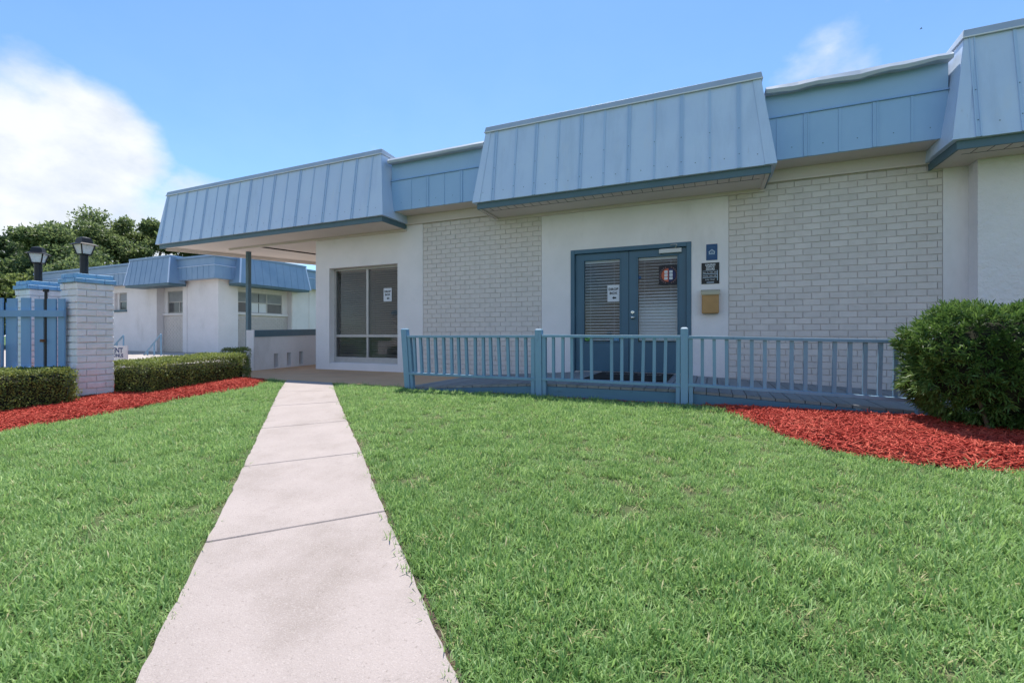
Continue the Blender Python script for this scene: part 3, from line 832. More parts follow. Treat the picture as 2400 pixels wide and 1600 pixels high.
def small_signs():
    # blue housing plaque
    y = F - .008
    x0, x1, z0, z1 = -.055, .112, 2.03, 2.29
    cx = (x0 + x1) / 2
    s = tag(empty('housing_sign', (cx, F, 2.16)), 'small blue plaque with a white house outline beside the door', 'sign')
    MB().box(x0, x1, y, F - .0005, z0, z1).build('plate', M['blue_sign'], s, bevel=.006)
    o_ = [(-.052, 2.165), (0, 2.207), (.052, 2.165), (.044, 2.160), (.044, 2.125), (-.044, 2.125), (-.044, 2.160)]
    i_ = [(-.030, 2.164), (0, 2.186), (.030, 2.164), (.028, 2.157), (.028, 2.139), (-.028, 2.139), (-.028, 2.157)]
    vs = [(cx + x, y - .001, z) for x, z in o_] + [(cx + x, y - .001, z) for x, z in i_]
    MB().add(vs, [(k, (k + 1) % 7, 7 + (k + 1) % 7, 7 + k) for k in range(7)]).build('house_outline', M['sign_grey'], s)
    MB().box(cx - .016, cx + .016, y - .0015, y - .001, 2.144, 2.150).box(cx - .016, cx + .016, y - .0015, y - .001, 2.156, 2.162).build('equals_mark', M['sign_grey'], s)
    mb = MB()
    for (w, z) in ((.05, 2.235), (.052, 2.108), (.034, 2.086)): mb.box(cx - w, cx + w, y - .0012, y - .0006, z, z + .008)
    mb.build('small_print', M['sign_dim'], s)
    # black office-hours sign
    x0, x1, z0, z1 = -.126, .139, 1.648, 1.99
    cx = (x0 + x1) / 2; y = F - .010
    s = tag(empty('hours_sign', (cx, F, 1.82)), 'black leasing office hours sign with white lettering below the blue plaque', 'sign')
    MB().box(x0, x1, y, F - .0005, z0, z1).build('plate', M['black_sign'], s, bevel=.003)
    for t, z in (('LEASING', 1.955), ('OFFICE', 1.919), ('HOURS', 1.883)): put_text(s, t, .039, M['sign_white'], (cx, y - .001, z), bold=.0012)
    mb = MB()
    for z, h in ((1.858, .004), (1.803, .011), (1.746, .010)): mb.box(x0 + .02, x1 - .03, y - .0012, y - .0004, z, z + h)
    mb.box(x1 - .032, x1 - .022, y - .0014, y - .0004, 1.70, 1.862); mb.box(x0 + .02, x0 + .022, y - .0014, y - .0004, 1.72, 1.862)
    mb.box(cx - .055, cx + .055, y - .0012, y - .0004, 1.664, 1.680)
    mb.build('ruled_box', M['sign_grey'], s)
    for t, z in (('Mon - Fri  10:00 - 6:00', 1.833), ('Saturday  10:00 - 5:00', 1.776), ('Sunday  Closed', 1.716)):
        put_text(s, t, .022, M['sign_white'], (cx - .008, y - .001, z), bold=.0004)
    # tan wall box
    x0, x1, z0, z1 = -.120, .132, 1.165, 1.51
    b = tag(empty('wall_mailbox', (.005, F, 1.34)), 'orange tan wall mailbox with a beige curved lid beside the door', 'mailbox')
    MB().box(x0, x1, F - .12, F - .001, z0, z1).build('body', M['mailbox'], b, bevel=.012)
    mb = MB(); n = 8; vs = []; fs = []
    for i in range(n + 1):
        a = math.pi / 2 * i / n
        yy = F - .002 - .138 * math.sin(a); zz = 1.485 + .07 * math.cos(a)
        vs += [(x0 - .012, yy, zz), (x1 + .012, yy, zz)]
    for i in range(n): fs.append((2 * i, 2 * i + 1, 2 * i + 3, 2 * i + 2))
    k = len(vs); vs += [(x0 - .012, F - .002, 1.485), (x1 + .012, F - .002, 1.485)]
    fs.append(tuple([2 * i for i in range(n, -1, -1)] + [k])); fs.append(tuple([2 * i + 1 for i in range(n + 1)] + [k + 1]))
    mb.add(vs, [tuple(reversed(f)) for f in fs]).build('lid', M['mailbox_lid'], b)
    MB().hexa([(x0 - .010, F - .139, 1.462), (x1 + .010, F - .139, 1.462), (x1 + .010, F - .125, 1.462), (x0 - .010, F - .125, 1.462),
               (x0 - .012, F - .142, 1.487), (x1 + .012, F - .142, 1.487), (x1 + .012, F - .125, 1.487), (x0 - .012, F - .125, 1.487)]).build('lid_lip', M['mailbox_lid'], b)
small_signs()

def logo_sign():
    x0, x1, z0, z1 = -.796, -.487, 1.665, 2.0
    cx, cz, y = (x0 + x1) / 2, (z0 + z1) / 2, F + .060
    s = tag(empty('round_logo_sign', (cx, y, cz)), 'dark square sign with an orange and navy round window emblem on the right door', 'sign')
    MB().box(x0, x1, y - .002, y, z0, z1).build('sheet', M['logo_black'], s)
    r_ = .115; n = 20
    for nm, a0, m in (('left_half', 90, M['logo_orange']), ('right_half', -90, M['logo_navy'])):
        vs = [(cx, y - .003, cz)] + [(cx + (r_ * math.cos(R(a0 + 180 * k / n))), y - .003, cz + r_ * math.sin(R(a0 + 180 * k / n))) for k in range(n + 1)]
        MB().add(vs, [(0, k + 2, k + 1) for k in range(n)]).build('disc_half', m, s)
    for dx in (-.040, .040):
        for k in range(3):
            zc = cz + (.055 - .055 * k)
            MB().box(cx + dx - .025, cx + dx + .025, y - .0045, y - .0032, zc - .021, zc + .021).build('white_square', M['sign_white'], s)
            MB().box(cx + dx - .006, cx + dx + .006, y - .0055, y - .0046, zc - .006, zc + .006).build('square_mark', M['sign_dim'], s)
    mb = MB()
    for k in range(26):
        if k in (6, 7, 19, 20): continue
        a = 2 * math.pi * k / 26; ra, rb, w = .128, .146, .009
        c_, s_ = math.cos(a), math.sin(a)
        P_ = lambda rr, t: (cx + rr * c_ - t * s_, y - .003, cz + rr * s_ + t * c_)
        mb.add([P_(ra, -w), P_(rb, -w), P_(rb, w * .7), P_(ra, w * .7)], [(0, 1, 2, 3)])
    mb.build('ring_marks', M['logo_ring'], s)
    # little stickers
    for nm, lab, m, x, z, r2 in (('round_sticker', 'small round blue sticker on the left edge of the right door glass', M['blue_sign'], -1.113, 1.815, .028),
                                 ('round_sticker', 'small round green sticker low on the left door glass', M['green_sticker'], -2.035, .765, .055)):
        st = MB().tube([(x, F + .0605, z), (x, F + .0575, z)], r2, 18).build(nm, m)
        tag(st, lab, 'sticker')
    tag(MB().box(-1.56, -1.47, F + .058, F + .0605, .715, .80).build('rectangular_sticker', M['blue_sticker']), 'small pale blue rectangular sticker low on the left door glass', 'sticker')
logo_sign()

# ------------------------------------------------------------------ ramp, deck and railing
def build_ramp():
    root = tag(empty('wooden_ramp', (-1.2, 6.8, 0)), 'grey blue plank deck with ramps both sides before the double door', 'ramp')
    def deck_z(x):
        if x < -2.12: return max(0.022, 0.16 - (-2.12 - x) / 2.15 * 0.145)
        if x > -0.23: return max(0.022, 0.155 - (x + 0.23) * 0.046)
        return 0.16
    x = -4.30; w = .142
    while x < 3.05:
        a, b = x + .004, x + w - .004
        za, zb = deck_z(a), deck_z(b)
        o = random.uniform(-.002, .002); ye = 5.83 + random.uniform(-.004, .006)
        MB().hexa([(a, ye, za - .03), (b, ye, zb - .03), (b, F - .01, zb - .03), (a, F - .01, za - .03), (a, ye, za + o), (b, ye, zb + o), (b, F - .01, zb + o), (a, F - .01, za + o)]).build('plank', M['deck'], root)
        x += w
    # skirt boards along the front
    for (a, b) in ((-4.22, -2.19), (-2.02, -.36), (-.19, 3.0)):
        n = 10; vs = []; fs = []
        for i in range(n + 1):
            xx = lerp(a, b, i / n)
            z1 = deck_z(xx) - .032; z0 = min(-.03 if -2.2 < xx < 0.2 else -.015, z1 - .012)
            vs += [(xx, 5.79, z0), (xx, 5.79, z1), (xx, 5.825, z1), (xx, 5.825, z0)]
        for i in range(n):
            p, q = 4 * i, 4 * i + 4
            fs += [(p, q, q + 1, p + 1), (p + 1, q + 1, q + 2, p + 2), (p + 2, q + 2, q + 3, p + 3), (p + 3, q + 3, q, p)]
        fs += [(0, 1, 2, 3), (4 * n + 3, 4 * n + 2, 4 * n + 1, 4 * n)]
        MB().add(vs, fs).build('skirt_board', M['skirt'], root)
    for xx in (-3.4, -2.1, -1.2, -.3, .8, 2.0):
        MB().box(xx - .02, xx + .02, 5.9, F - .03, -.05, deck_z(xx) - .04).build('joist', M['skirt'], root)
    MB().box(-2.0, 3.0, 7.0, F - .02, -.06, -.04).build('underside', M['joint'], root)
build_ramp()

def build_railing():
    root = tag(empty('wooden_railing', (-1.2, 5.77, 0)), 'blue painted wooden railing with square balusters along the ramp', 'railing')
    Y = 5.77
    def post(xt, xb, w, zt, zb, d=.085):
        mb = MB(); h = w / 2
        mb.hexa([(xb - h, Y - d / 2, zb), (xb + h, Y - d / 2, zb), (xb + h, Y + d / 2, zb), (xb - h, Y + d / 2, zb),
                 (xt - h, Y - d / 2, zt), (xt + h, Y - d / 2, zt), (xt + h, Y + d / 2, zt), (xt - h, Y + d / 2, zt)])
        c = .018
        mb.hexa([(xt - h, Y - d / 2, zt + .0002), (xt + h, Y - d / 2, zt + .0002), (xt + h, Y + d / 2, zt + .0002), (xt - h, Y + d / 2, zt + .0002),
                 (xt - h + c, Y - d / 2 + c, zt + .016), (xt + h - c, Y - d / 2 + c, zt + .016), (xt + h - c, Y + d / 2 - c, zt + .016), (xt - h + c, Y + d / 2 - c, zt + .016)])
        return mb.build('post', M['rail_paint'], root)
    post(-4.306, -4.232, .095, .905, -.03); post(-2.112, -2.104, .090, .888, -.04); post(-.277, -.277, .082, .895, -.06); post(1.93, 1.93, .085, .84, -.05)
    post(-4.62, -4.58, .001, .2, .1) if False else None
    # cheek boards beside the posts
    def cheek(xt, xb, zt, zb, w=.05):
        MB().hexa([(xb - w / 2, Y - .03, zb), (xb + w / 2, Y - .03, zb), (xb + w / 2, Y + .03, zb), (xb - w / 2, Y + .03, zb),
                   (xt - w / 2, Y - .03, zt), (xt + w / 2, Y - .03, zt), (xt + w / 2, Y + .03, zt), (xt - w / 2, Y + .03, zt)]).build('cheek_board', M['rail_paint'], root)
    cheek(-4.222, -4.155, .80, -.02); cheek(-2.19, -2.19, .78, -.03, .055); cheek(-2.035, -2.03, .80, -.03, .05); cheek(-.345, -.35, .80, -.04, .045); cheek(-.208, -.205, .78, -.05, .045)
    def section(xa, xb, za, zb, ba, bb, tops, bots, w):
        MB().bar((xa, Y - .002, za), (xb, Y - .002, zb), .085, .036).build('top_rail', M['rail_paint'], root, bevel=.003)
        MB().bar((xa, Y - .002, ba), (xb, Y - .002, bb), .075, .036).build('bottom_rail', M['rail_paint'], root, bevel=.003)
        for t, b_ in zip(tops, bots):
            f1 = (t - xa) / (xb - xa)
            ztop, zbot = lerp(za, zb, f1) - .018, lerp(ba, bb, f1) + .018
            h = w / 2
            MB().hexa([(b_ - h, Y - h, zbot), (b_ + h, Y - h, zbot), (b_ + h, Y + h, zbot), (b_ - h, Y + h, zbot),
                       (t - h, Y - h, ztop), (t + h, Y - h, ztop), (t + h, Y + h, ztop), (t - h, Y + h, ztop)]).build('baluster', M['rail_paint'], root)
    section(-4.24, -2.155, .795, .80, .235, .225, [-4.135, -4.021, -3.885, -3.757, -3.613, -3.477, -3.361, -3.235, -3.083, -2.955, -2.841, -2.717, -2.575, -2.434, -2.307],
            [-4.105, -3.99, -3.866, -3.732, -3.595, -3.465, -3.343, -3.212, -3.077, -2.944, -2.825, -2.691, -2.559, -2.429, -2.297], .038)
    section(-2.06, -.32, .808, .798, .232, .222, [-1.908, -1.777, -1.655, -1.527, -1.395, -1.136, -1.007, -.881, -.746, -.619, -.487],
            [-1.905, -1.777, -1.65, -1.522, -1.392, -1.136, -1.01, -.892, -.756, -.622, -.497], .036)
    section(-.236, 1.89, .795, .752, .235, .17, [-.081, .045, .175, .305, .432, .562, .692, .819, .949, 1.08, 1.211, 1.344, 1.474, 1.601, 1.726],
            [-.081, .049, .178, .303, .432, .559, .69, .816, .944, 1.075, 1.202, 1.335, 1.465, 1.588, 1.717], .036)
build_railing()

def build_doormat():
    d = tag(empty('doormat', (-1.15, 7.3, .165)), 'black rubber doormat with pale lettering on the deck before the doors', 'doormat')
    MB().box(-1.74, -.55, 6.72, 7.98, .1635, .176).build('pad', M['mat_rubber'], d, bevel=.004)
    put_text(d, 'LEASING OFFICE', .115, M['mat_letters'], (-1.15, 7.62, .1768), bold=.001, sx=1.05, rot=(0, 0, 0))
build_doormat()

# ------------------------------------------------------------------ low planter wall in the passage
def build_planter():
    A, d = Vector((-9.44, 7.12, 0)), Vector((-.19, .982, 0))
    n = Vector((-.982, -.19, 0))
    up = 0.022                        # the wall climbs with the walk
    root = tag(empty('low_wall', (-9.6, 8.3, 0)), 'low cream wall with dark cap board and three slots beside the passage', 'wall')
    def seg(s0, s1, z0, z1, m, name, o0=0.0, o1=.2):
        p = []
        for z in (z0, z1):
            for (s_, o) in ((s0, o0), (s1, o0), (s1, o1), (s0, o1)):
                q = A + d * s_ + n * o
                p.append((q.x, q.y, z + up * s_))
        return MB().hexa(p).build(name, m, root)
    slots = [.60, 1.04, 1.49]
    s = 0.0
    for t in slots:
        seg(s, t, -.1, .36, M['stucco'], 'wall'); s = t + .14
    seg(s, 4.2, -.1, .36, M['stucco'], 'wall')
    seg(0, 4.2, .3602, .775, M['stucco'], 'wall')
    for t in slots: seg(t, t + .14, -.1, .36, M['stucco'], 'slot_back', .12, .2)
    for t in slots: seg(t, t + .14, -.1, .035, M['stucco'], 'slot_sill', .0, .119)
    seg(-.004, 4.2, .7755, .93, M['dark_fascia'], 'cap_board', -.02, .22)
    seg(-.03, -.0045, -.1, .93, M['stucco'], 'end_trim', .0, .2)
build_planter()

# ------------------------------------------------------------------ gate pillars, lanterns, picket gate
def build_pillars():
    S = .44
    var = brick_variants('brick', BL - .012, CH - .013, 0.022, 0.006, [M['pillar_brick'], M['pillar_cap']], n=5, jit=.004)
    root = tag(empty('gate_pillar', (-8.39, 3.65, -.12)), 'white painted brick pillar with blue cap nearest the hedge gap', 'pillar', 'brick gate pillars')
    h = S / 2
    z0 = -.14; nc = 18
    MB().box(-8.39 - h + .014, -8.39 + h - .014, 3.65 - h + .014, 3.65 + h - .014, z0, 1.64).build('core', M['pillar_mortar'], root)
    ztop = z0 + nc * CH
    for c in range(nc + 2):
        cap = c >= nc
        z = z0 + (c + .5) * CH if not cap else ztop + (c - nc + .5) * .068
        hh = h if not cap else (h + .022 if c == nc else h - .005)
        n = 2
        for side in range(4):
            ang = side * 90
            off = BL / 2 if (c + side) % 2 else 0
            x = -hh - off + .0
            while x < hh - .001:
                a, b = max(x, -hh + .002), min(x + BL, hh - .002)
                if b - a > .035:
                    m = (a + b) / 2
                    # local frame: brick front faces -Y at side 0
                    loc = Matrix.Rotation(R(ang), 4, 'Z') @ Vector((m, -hh + .021, 0))
                    v = random.randrange(5)
                    o = obj('brick', var[v][1 if cap else 0], root, (-8.39 + loc.x, 3.65 + loc.y, z), rot=(0, 0, R(ang)),
                            scale=((b - a - .006) / (BL - .012), random.uniform(.85, 1.25), 1 if not cap else .74))
                x += BL
    MB().box(-8.39 - h + .01, -8.39 + h - .01, 3.65 - h + .01, 3.65 + h - .01, 1.6405, ztop + .131).build('cap_slab', M['pillar_cap'], root)
    # second pillar, a copy one gate width to the left
    r2 = root.copy(); COL.objects.link(r2); r2.location = (-9.74, 3.65, -.16)
    r2['label'] = 'white painted brick pillar with blue cap behind the picket gate'
    for ch in root.children:
        c = ch.copy(); COL.objects.link(c); c.parent = r2; c.matrix_parent_inverse = ch.matrix_parent_inverse
build_pillars()

def lantern(x, y, z, label, yaw):
    root = tag(empty('post_lantern', (x, y, z)), label, 'lantern', 'black lanterns on the gate pillars')
    rot = Matrix.Rotation(R(yaw), 4, 'Z')
    def P_(dx, dy, dz): q = rot @ Vector((dx, dy, 0)); return (x + q.x, y + q.y, z + dz)
    def frustum(mb, h0, h1, z0, z1):
        return mb.hexa([P_(-h0, -h0, z0), P_(h0, -h0, z0), P_(h0, h0, z0), P_(-h0, h0, z0), P_(-h1, -h1, z1), P_(h1, -h1, z1), P_(h1, h1, z1), P_(-h1, h1, z1)])
    MB().tube([P_(0, 0, 0), P_(0, 0, .30)], .048, 14).build('post', M['black_metal'], root, smooth=False)
    mb = MB(); mb.tube([P_(0, 0, -.002), P_(0, 0, .012)], .075, 14); mb.build('base_plate', M['black_metal'], root)
    frustum(MB(), .052, .060, .295, .315).build('lantern_base', M['black_metal'], root)
    frustum(MB(), .052, .085, .316, .448).build('glass_box', M['lamp_glass'], root)
    mb = MB()
    for sx in (-1, 1):
        for sy in (-1, 1): mb.bar(P_(sx * .058, sy * .058, .31), P_(sx * .088, sy * .088, .45), .013, .013)
    mb.build('corner_bars', M['black_metal'], root)
    mb = MB(); frustum(mb, .120, .078, .449, .472); frustum(mb, .074, .060, .4722, .548); frustum(mb, .058, .03, .5482, .562)
    mb.build('roof', M['black_metal'], root)
lantern(-8.42, 3.62, 1.69, 'black lantern on the nearer white pillar, the taller in view', 8)
lantern(-9.76, 3.62, 1.65, 'black lantern on the pillar behind the picket gate', 48)

def build_gate():
    # swung slightly towards the lawn: runs from the near pillar's front face
    c_, s_ = math.cos(R(23.5)), math.sin(R(23.5))
    def G(l, off=0.0): return Vector((-2.574 + c_ * l + s_ * off * -1 * -1 * 0, 5.915 + s_ * l, 0)) + Vector((s_, -c_, 0)) * off
    def pxl(px): return (px - 1200) / 1067 * 6.45
    root = tag(empty('picket_gate', tuple(G(-6.9))), 'blue wooden picket gate with flat boards beside the white pillar', 'gate')
    def board(x0, x1, z0, z1, o0, o1, m=M['gate_paint'], name='picket'):
        a, b = pxl(x0), pxl(x1)
        p = [G(a, o1), G(b, o1), G(b, o0), G(a, o0)]
        return MB().hexa([(q.x, q.y, z0) for q in p] + [(q.x, q.y, z1) for q in p]).build(name, m, root)
    for i, (a, b) in enumerate(((-75, -54), (-44, -23), (-12, 9.2), (19.4, 41.8), (52, 73.5), (84, 105), (113.3, 133.7), (139, 154))):
        board(a, b, .0, 1.335 + random.uniform(-.01, .012), 0, .02)
    board(-80, 158, 1.075, 1.17, .0205, .06, name='rail')
    board(-80, 158, .28, .37, .0205, .06, name='rail')
    # back-side battens
    board(9.5, 19.0, .1, 1.28, -.05, -.02, name='batten')
    board(134, 139, .1, 1.30, -.06, -.03, name='batten')
    # drop rod and rusty latch
    a = G(pxl(109), .008)
    mb = MB().tube([(a.x, a.y, .2), (a.x, a.y, 1.44)], .018, 8); mb.tube([(a.x, a.y, 1.43), (a.x, a.y, 1.47)], .034, 8)
    mb.build('latch_rod', M['black_metal'], root)
    MB().tube([(a.x + .01, a.y - .04, .72), (a.x + .01, a.y - .04, .76)], .03, 8).build('rusty_latch', M['rust'], root)
    b = G(pxl(15.5), .12)
    st = MB().box(b.x - .035, b.x + .035, b.y - .02, b.y + .02, -.1, .71).build('short_post', M['stake'])
    tag(st, 'short beige wooden post standing before the picket gate', 'post')
build_gate()

def build_yard_sign():
    # stands behind the second hedge, partly hidden by the pillar
    root = tag(empty('yard_sign', (-9.6, 4.6, 0)), 'white yard sign with navy lettering behind the hedge beside the pillar', 'sign')
    Y = 4.60
    MB().box(-9.93, -9.30, Y, Y + .006, .20, .63).build('board', M['sign_white'], root)
    put_text(root, 'RENT', .125, M['navy'], (-9.655, Y - .001, .545), bold=.004, sx=1.35)
    put_text(root, 'BONUS', .085, M['navy'], (-9.615, Y - .001, .455), bold=.003, sx=1.3)
    mb = MB()
    mb.bar((-9.42, Y - .001, .35), (-9.35, Y - .001, .375), .004, .018); mb.bar((-9.40, Y - .001, .33), (-9.345, Y - .001, .35), .004, .010)
    mb.build('small_print', M['navy'], root)
    MB().tube([(-9.72, Y + .02, -.02), (-9.72, Y + .02, .3)], .006, 6).build('stake', M['alu'], root)
    MB().tube([(-9.45, Y + .02, -.02), (-9.45, Y + .02, .3)], .006, 6).build('stake', M['alu'], root)
build_yard_sign()

# ------------------------------------------------------------------ apartment building across the courtyard
def build_apartments():
    A = tag(empty('apartment_building', (-24, 16, 0)), 'low white apartment building with blue mansard roofs across the courtyard', 'building')
    WY, WX = 13.65, -20.5
    top = 4.3
    mb = MB()
    mb.box(-36, -28.79, WY, WY + .25, -.3, top).box(-28.79, -27.67, WY, WY + .25, -.3, 2.02).box(-28.79, -27.67, WY, WY + .25, 3.02, top).box(-27.67, -25.12, WY, WY + .25, -.3, top)
    mb.box(-23.0, WX, WY, WY + .25, -.3, top)
    mb.build('wall', M['stucco'], A)
    # window bay, set back 0.35
    MB().box(-25.12, -24.86, WY + .35, WY + .5, -.3, top).box(-24.86, -23.40, WY + .35, WY + .5, 3.0, top).box(-23.40, -23.0, WY + .35, WY + .5, -.3, top).box(-24.86, -23.40, WY + .36, WY + .5, -.3, 1.82).build('wall', M['stucco'], A)
    mb = MB()
    mb.box(WX - .25, WX, WY + .2505, 14.60, -.3, top).box(WX - .25, WX, 17.60, 24, -.3, top)
    mb.build('wall', M['stucco'], A)
    MB().box(WX - .5, WX - .32, 14.60, 17.60, -.3, 1.84).box(WX - .5, WX - .30, 14.60, 14.71, 1.84, top).box(WX - .5, WX - .30, 17.28, 17.60, 1.84, top).box(WX - .5, WX - .30, 14.71, 17.28, 2.93, top).build('wall', M['stucco'], A)
    MB().box(WX - .30, WX + .03, 17.62, 17.95, -.3, 3.3).box(WX - .30, WX + .03, 18.75, 19.05, -.3, 3.3).build('pilaster', M['stucco'], A)
    MB().box(-23.02, -22.72, WY - .03, WY + .2, -.3, 3.3).build('pilaster', M['stucco'], A)
    MB().box(-25.32, -25.1205, WY + .2505, WY + .7, -.3, top).box(-22.9995, -22.8, WY + .2505, WY + .7, -.3, top).build('wall', M['stucco'], A)
    MB().box(WX - .7, WX - .2505, 14.4, 14.5995, -.3, top).box(WX - .7, WX - .2505, 17.6005, 17.8, -.3, top).build('wall', M['stucco'], A)
    # brick below the windows: thin courses
    def courses(horizontal, a, b, c, zt, name='brick_panel'):
        m1 = MB(); rr = random.Random(2)
        z = 0.0; r_ = 0
        while z < zt - .05:
            x = a - (.11 if r_ % 2 else 0)
            while x < b:
                p, q = max(x, a), min(x + .215, b)
                if q - p > .04:
                    if horizontal: m1.box(p, q - .012, c - .012, c + .01, z, z + CH - .02)
                    else: m1.box(c - .01, c + .012, p, q - .012, z, z + CH - .02)
                x += .225
            z += CH; r_ += 1
        return tag(m1.build(name, M['brick_paint'], A), kind='stuff')
    MB().box(-25.10, -23.02, WY + .335, WY + .349, -.3, 1.80).build('mortar_face', M['mortar_paint'], A)
    courses(True, -25.10, -23.02, WY + .323, 1.75)
    MB().box(WX - .319, WX - .305, 14.62, 17.58, -.3, 1.80).build('mortar_face', M['mortar_paint'], A)
    courses(False, 14.62, 17.58, WX - .292, 1.75)
    MB().box(-25.1, -23.02, WY + .25, WY + .349, 1.801, 1.88).build('sill', M['stucco'], A)
    MB().box(WX - .319, WX - .20, 14.62, 17.58, 1.801, 1.90).build('sill', M['stucco'], A)
    # windows
    def window_x(x0, x1, z0, z1, y, mull, midz, panes):
        fr = MB(); t = .045
        fr.box(x0, x1, y, y + .06, z1 - t, z1).box(x0, x1, y, y + .06, z0, z0 + t).box(x0, x0 + t, y, y + .06, z0 + t, z1 - t).box(x1 - t, x1, y, y + .06, z0 + t, z1 - t)
        fr.box(x0 + t, x1 - t, y - .003, y + .055, midz - .025, midz + .025)
        for m_ in mull: fr.box(m_ - .025, m_ + .025, y + .003, y + .05, z0 + t, midz - .025)
        w = fr.build('window', M['alu'], A)
        for (a, b, c, d, mt) in panes: MB().box(a, b, y + .02, y + .03, c, d).build('pane', M[mt], w)
    window_x(-24.86, -23.40, 1.90, 3.0, WY + .38, [-23.95], 2.45, [(-24.81, -23.45, 2.475, 2.955, 'curtain'), (-24.81, -23.975, 1.945, 2.425, 'far_glass'), (-23.925, -23.45, 1.945, 2.425, 'far_glass')])
    window_x(-28.60, -27.67, 2.12, 3.02, WY + .14, [], 2.58, [(-28.55, -27.72, 2.605, 2.975, 'curtain'), (-28.55, -27.72, 2.165, 2.555, 'far_glass')])
    MB().box(-28.80, -27.66, WY - .06, WY + .14, 2.02, 2.12).build('sill', M['dark_fascia'], A)
    MB().box(-28.78, -28.601, WY + .12, WY + .2, 2.12, 3.02).build('jamb', M['stucco'], A)
    y0, y1, z0, z1 = 14.71, 17.28, 1.90, 2.93
    fr = MB(); t = .045; X0, X1 = WX - .38, WX - .33
    fr.box(X0, X1, y0, y1, z1 - t, z1).box(X0, X1, y0, y1, z0, z0 + t).box(X0, X1, y0, y0 + t, z0 + t, z1 - t).box(X0, X1, y1 - t, y1, z0 + t, z1 - t)
    fr.box(X0, X1 + .003, y0 + t, y1 - t, 2.40, 2.45)
    for yy in (15.50, 16.38): fr.box(X0, X1 + .002, yy - .03, yy + .03, z0 + t, z1 - t)
    w = fr.build('window', M['alu'], A)
    for (a, b, c, d, mt) in ((y0 + t, 15.47, 2.45, z1 - t, 'curtain'), (15.53, 16.35, 2.45, z1 - t, 'curtain'), (16.41, y1 - t, 2.45, z1 - t, 'curtain'),
                             (y0 + t, 15.47, z0 + t, 2.40, 'far_glass'), (15.53, 16.35, z0 + t, 2.40, 'sign_white'), (16.41, y1 - t, z0 + t, 2.40, 'far_glass')):
        MB().box(X0 + .02, X0 + .03, a, b, c, d).build('pane', M[mt], w)
    MB().box(WX - .347, WX - .342, 15.92, 15.95, z0 + t, z1 - t).build('curtain_gap', M['ink'], w)
    # fascia bands
    FY, FX = 13.19, -20.06
    def band(x0, x1, y0, y1):
        pass
    bl = M['apt_metal']
    core = MB().box(-36, FX, FY, FY + .3, 3.35, 3.92).box(FX - .3, FX, FY + .3005, 24, 3.35, 3.92).build('fascia', bl, A)
    MB().box(-36, FX - .02, FY + .02, FY + .3, 3.945, 4.30).box(FX - .3, FX - .02, FY + .3005, 24, 3.945, 4.30).build('upper_band', bl, core)
    MB().box(-36, FX + .03, FY - .03, FY + .3, 3.921, 3.944).box(FX - .3, FX + .03, FY + .3005, 24, 3.921, 3.944).build('drip_edge', M['metal'], core)
    MB().box(-36, FX + .06, FY - .06, FY + .4, 4.301, 4.39).box(FX - .3, FX + .06, FY + .4005, 24, 4.301, 4.39).build('cap', bl, core)
    for k in range(36):
        x = FX - .39 * (k + 1); MB().box(x - .012, x + .012, FY - .012, FY - .001, 3.352, 3.918).build('seam', bl, core)
        y = FY + .39 * (k + 1)
        if y < 24: MB().box(FX + .001, FX + .012, y - .012, y + .012, 3.352, 3.918).build('seam', bl, core)
    MB().box(-36, FX - .05, FY + .05, WY - .001, 3.351, 3.37).box(WX + .001, FX - .05, WY, 24, 3.351, 3.37).build('soffit', M['soffit'], A)
    MB().box(-36, FX - .3, FY + .35, 24, 4.2, 4.3).build('roof', M['plain_concrete'], A)
    # mansards: one on each face
    def mans_front(x0, x1, y):
        d = .18
        c = MB().hexa([(x0, y, 3.2), (x1, y, 3.2), (x1, y + .75, 3.2), (x0, y + .75, 3.2), (x0 + d, y + d, 4.40), (x1 - d, y + d, 4.40), (x1 - d, y + .75, 4.40), (x0 + d, y + .75, 4.40)]).build('mansard_roof', M['apt_metal'], A)
        x = x0 + .42; nrm = Vector((0, -1.2, .18)).normalized()
        while x < x1 - .3:
            MB().bar(Vector((x, y, 3.2)) + nrm * .004, Vector((x, y + d, 4.39)) + nrm * .004, .03, .016, nrm).build('seam', bl, c); x += .40
        for xb, xt in ((x0, x0 + d), (x1, x1 - d)): MB().bar(Vector((xb, y - .004, 3.2)), Vector((xt, y + d - .004, 4.39)), .07, .03, nrm).build('hip_flashing', M['metal'], c)
        MB().box(x0 + d - .03, x1 - d + .03, y + d - .04, y + .8, 4.401, 4.49).build('cap', bl, c)
        MB().box(x0 + .05, x1 - .05, y + .04, y + .8, 3.10, 3.199).build('fascia_board', M['dark_fascia'], c)
    mans_front(-26.05, -22.55, 12.72)
    def mans_side(y0, y1, x):
        d = .18
        c = MB().hexa([(x - .75, y0, 3.2), (x, y0, 3.2), (x, y1, 3.2), (x - .75, y1, 3.2), (x - .75, y0 + d, 4.40), (x - d, y0 + d, 4.40), (x - d, y1 - d, 4.40), (x - .75, y1 - d, 4.40)]).build('mansard_roof', M['apt_metal'], A)
        y = y0 + .42; nrm = Vector((1.2, 0, .18)).normalized()
        while y < y1 - .3:
            MB().bar(Vector((x, y, 3.2)) + nrm * .004, Vector((x - d, y, 4.39)) + nrm * .004, .03, .016, nrm).build('seam', bl, c); y += .40
        for yb, yt in ((y0, y0 + d), (y1, y1 - d)): MB().bar(Vector((x + .004, yb, 3.2)), Vector((x - d + .004, yt, 4.39)), .07, .03, nrm).build('hip_flashing', M['metal'], c)
        MB().box(x - .8, x - d + .04, y0 + d - .03, y1 - d + .03, 4.401, 4.49).build('cap', bl, c)
        MB().box(x - .8, x - .04, y0 + .05, y1 - .05, 3.10, 3.199).build('fascia_board', M['dark_fascia'], c)
    mans_side(14.05, 18.05, -19.6)
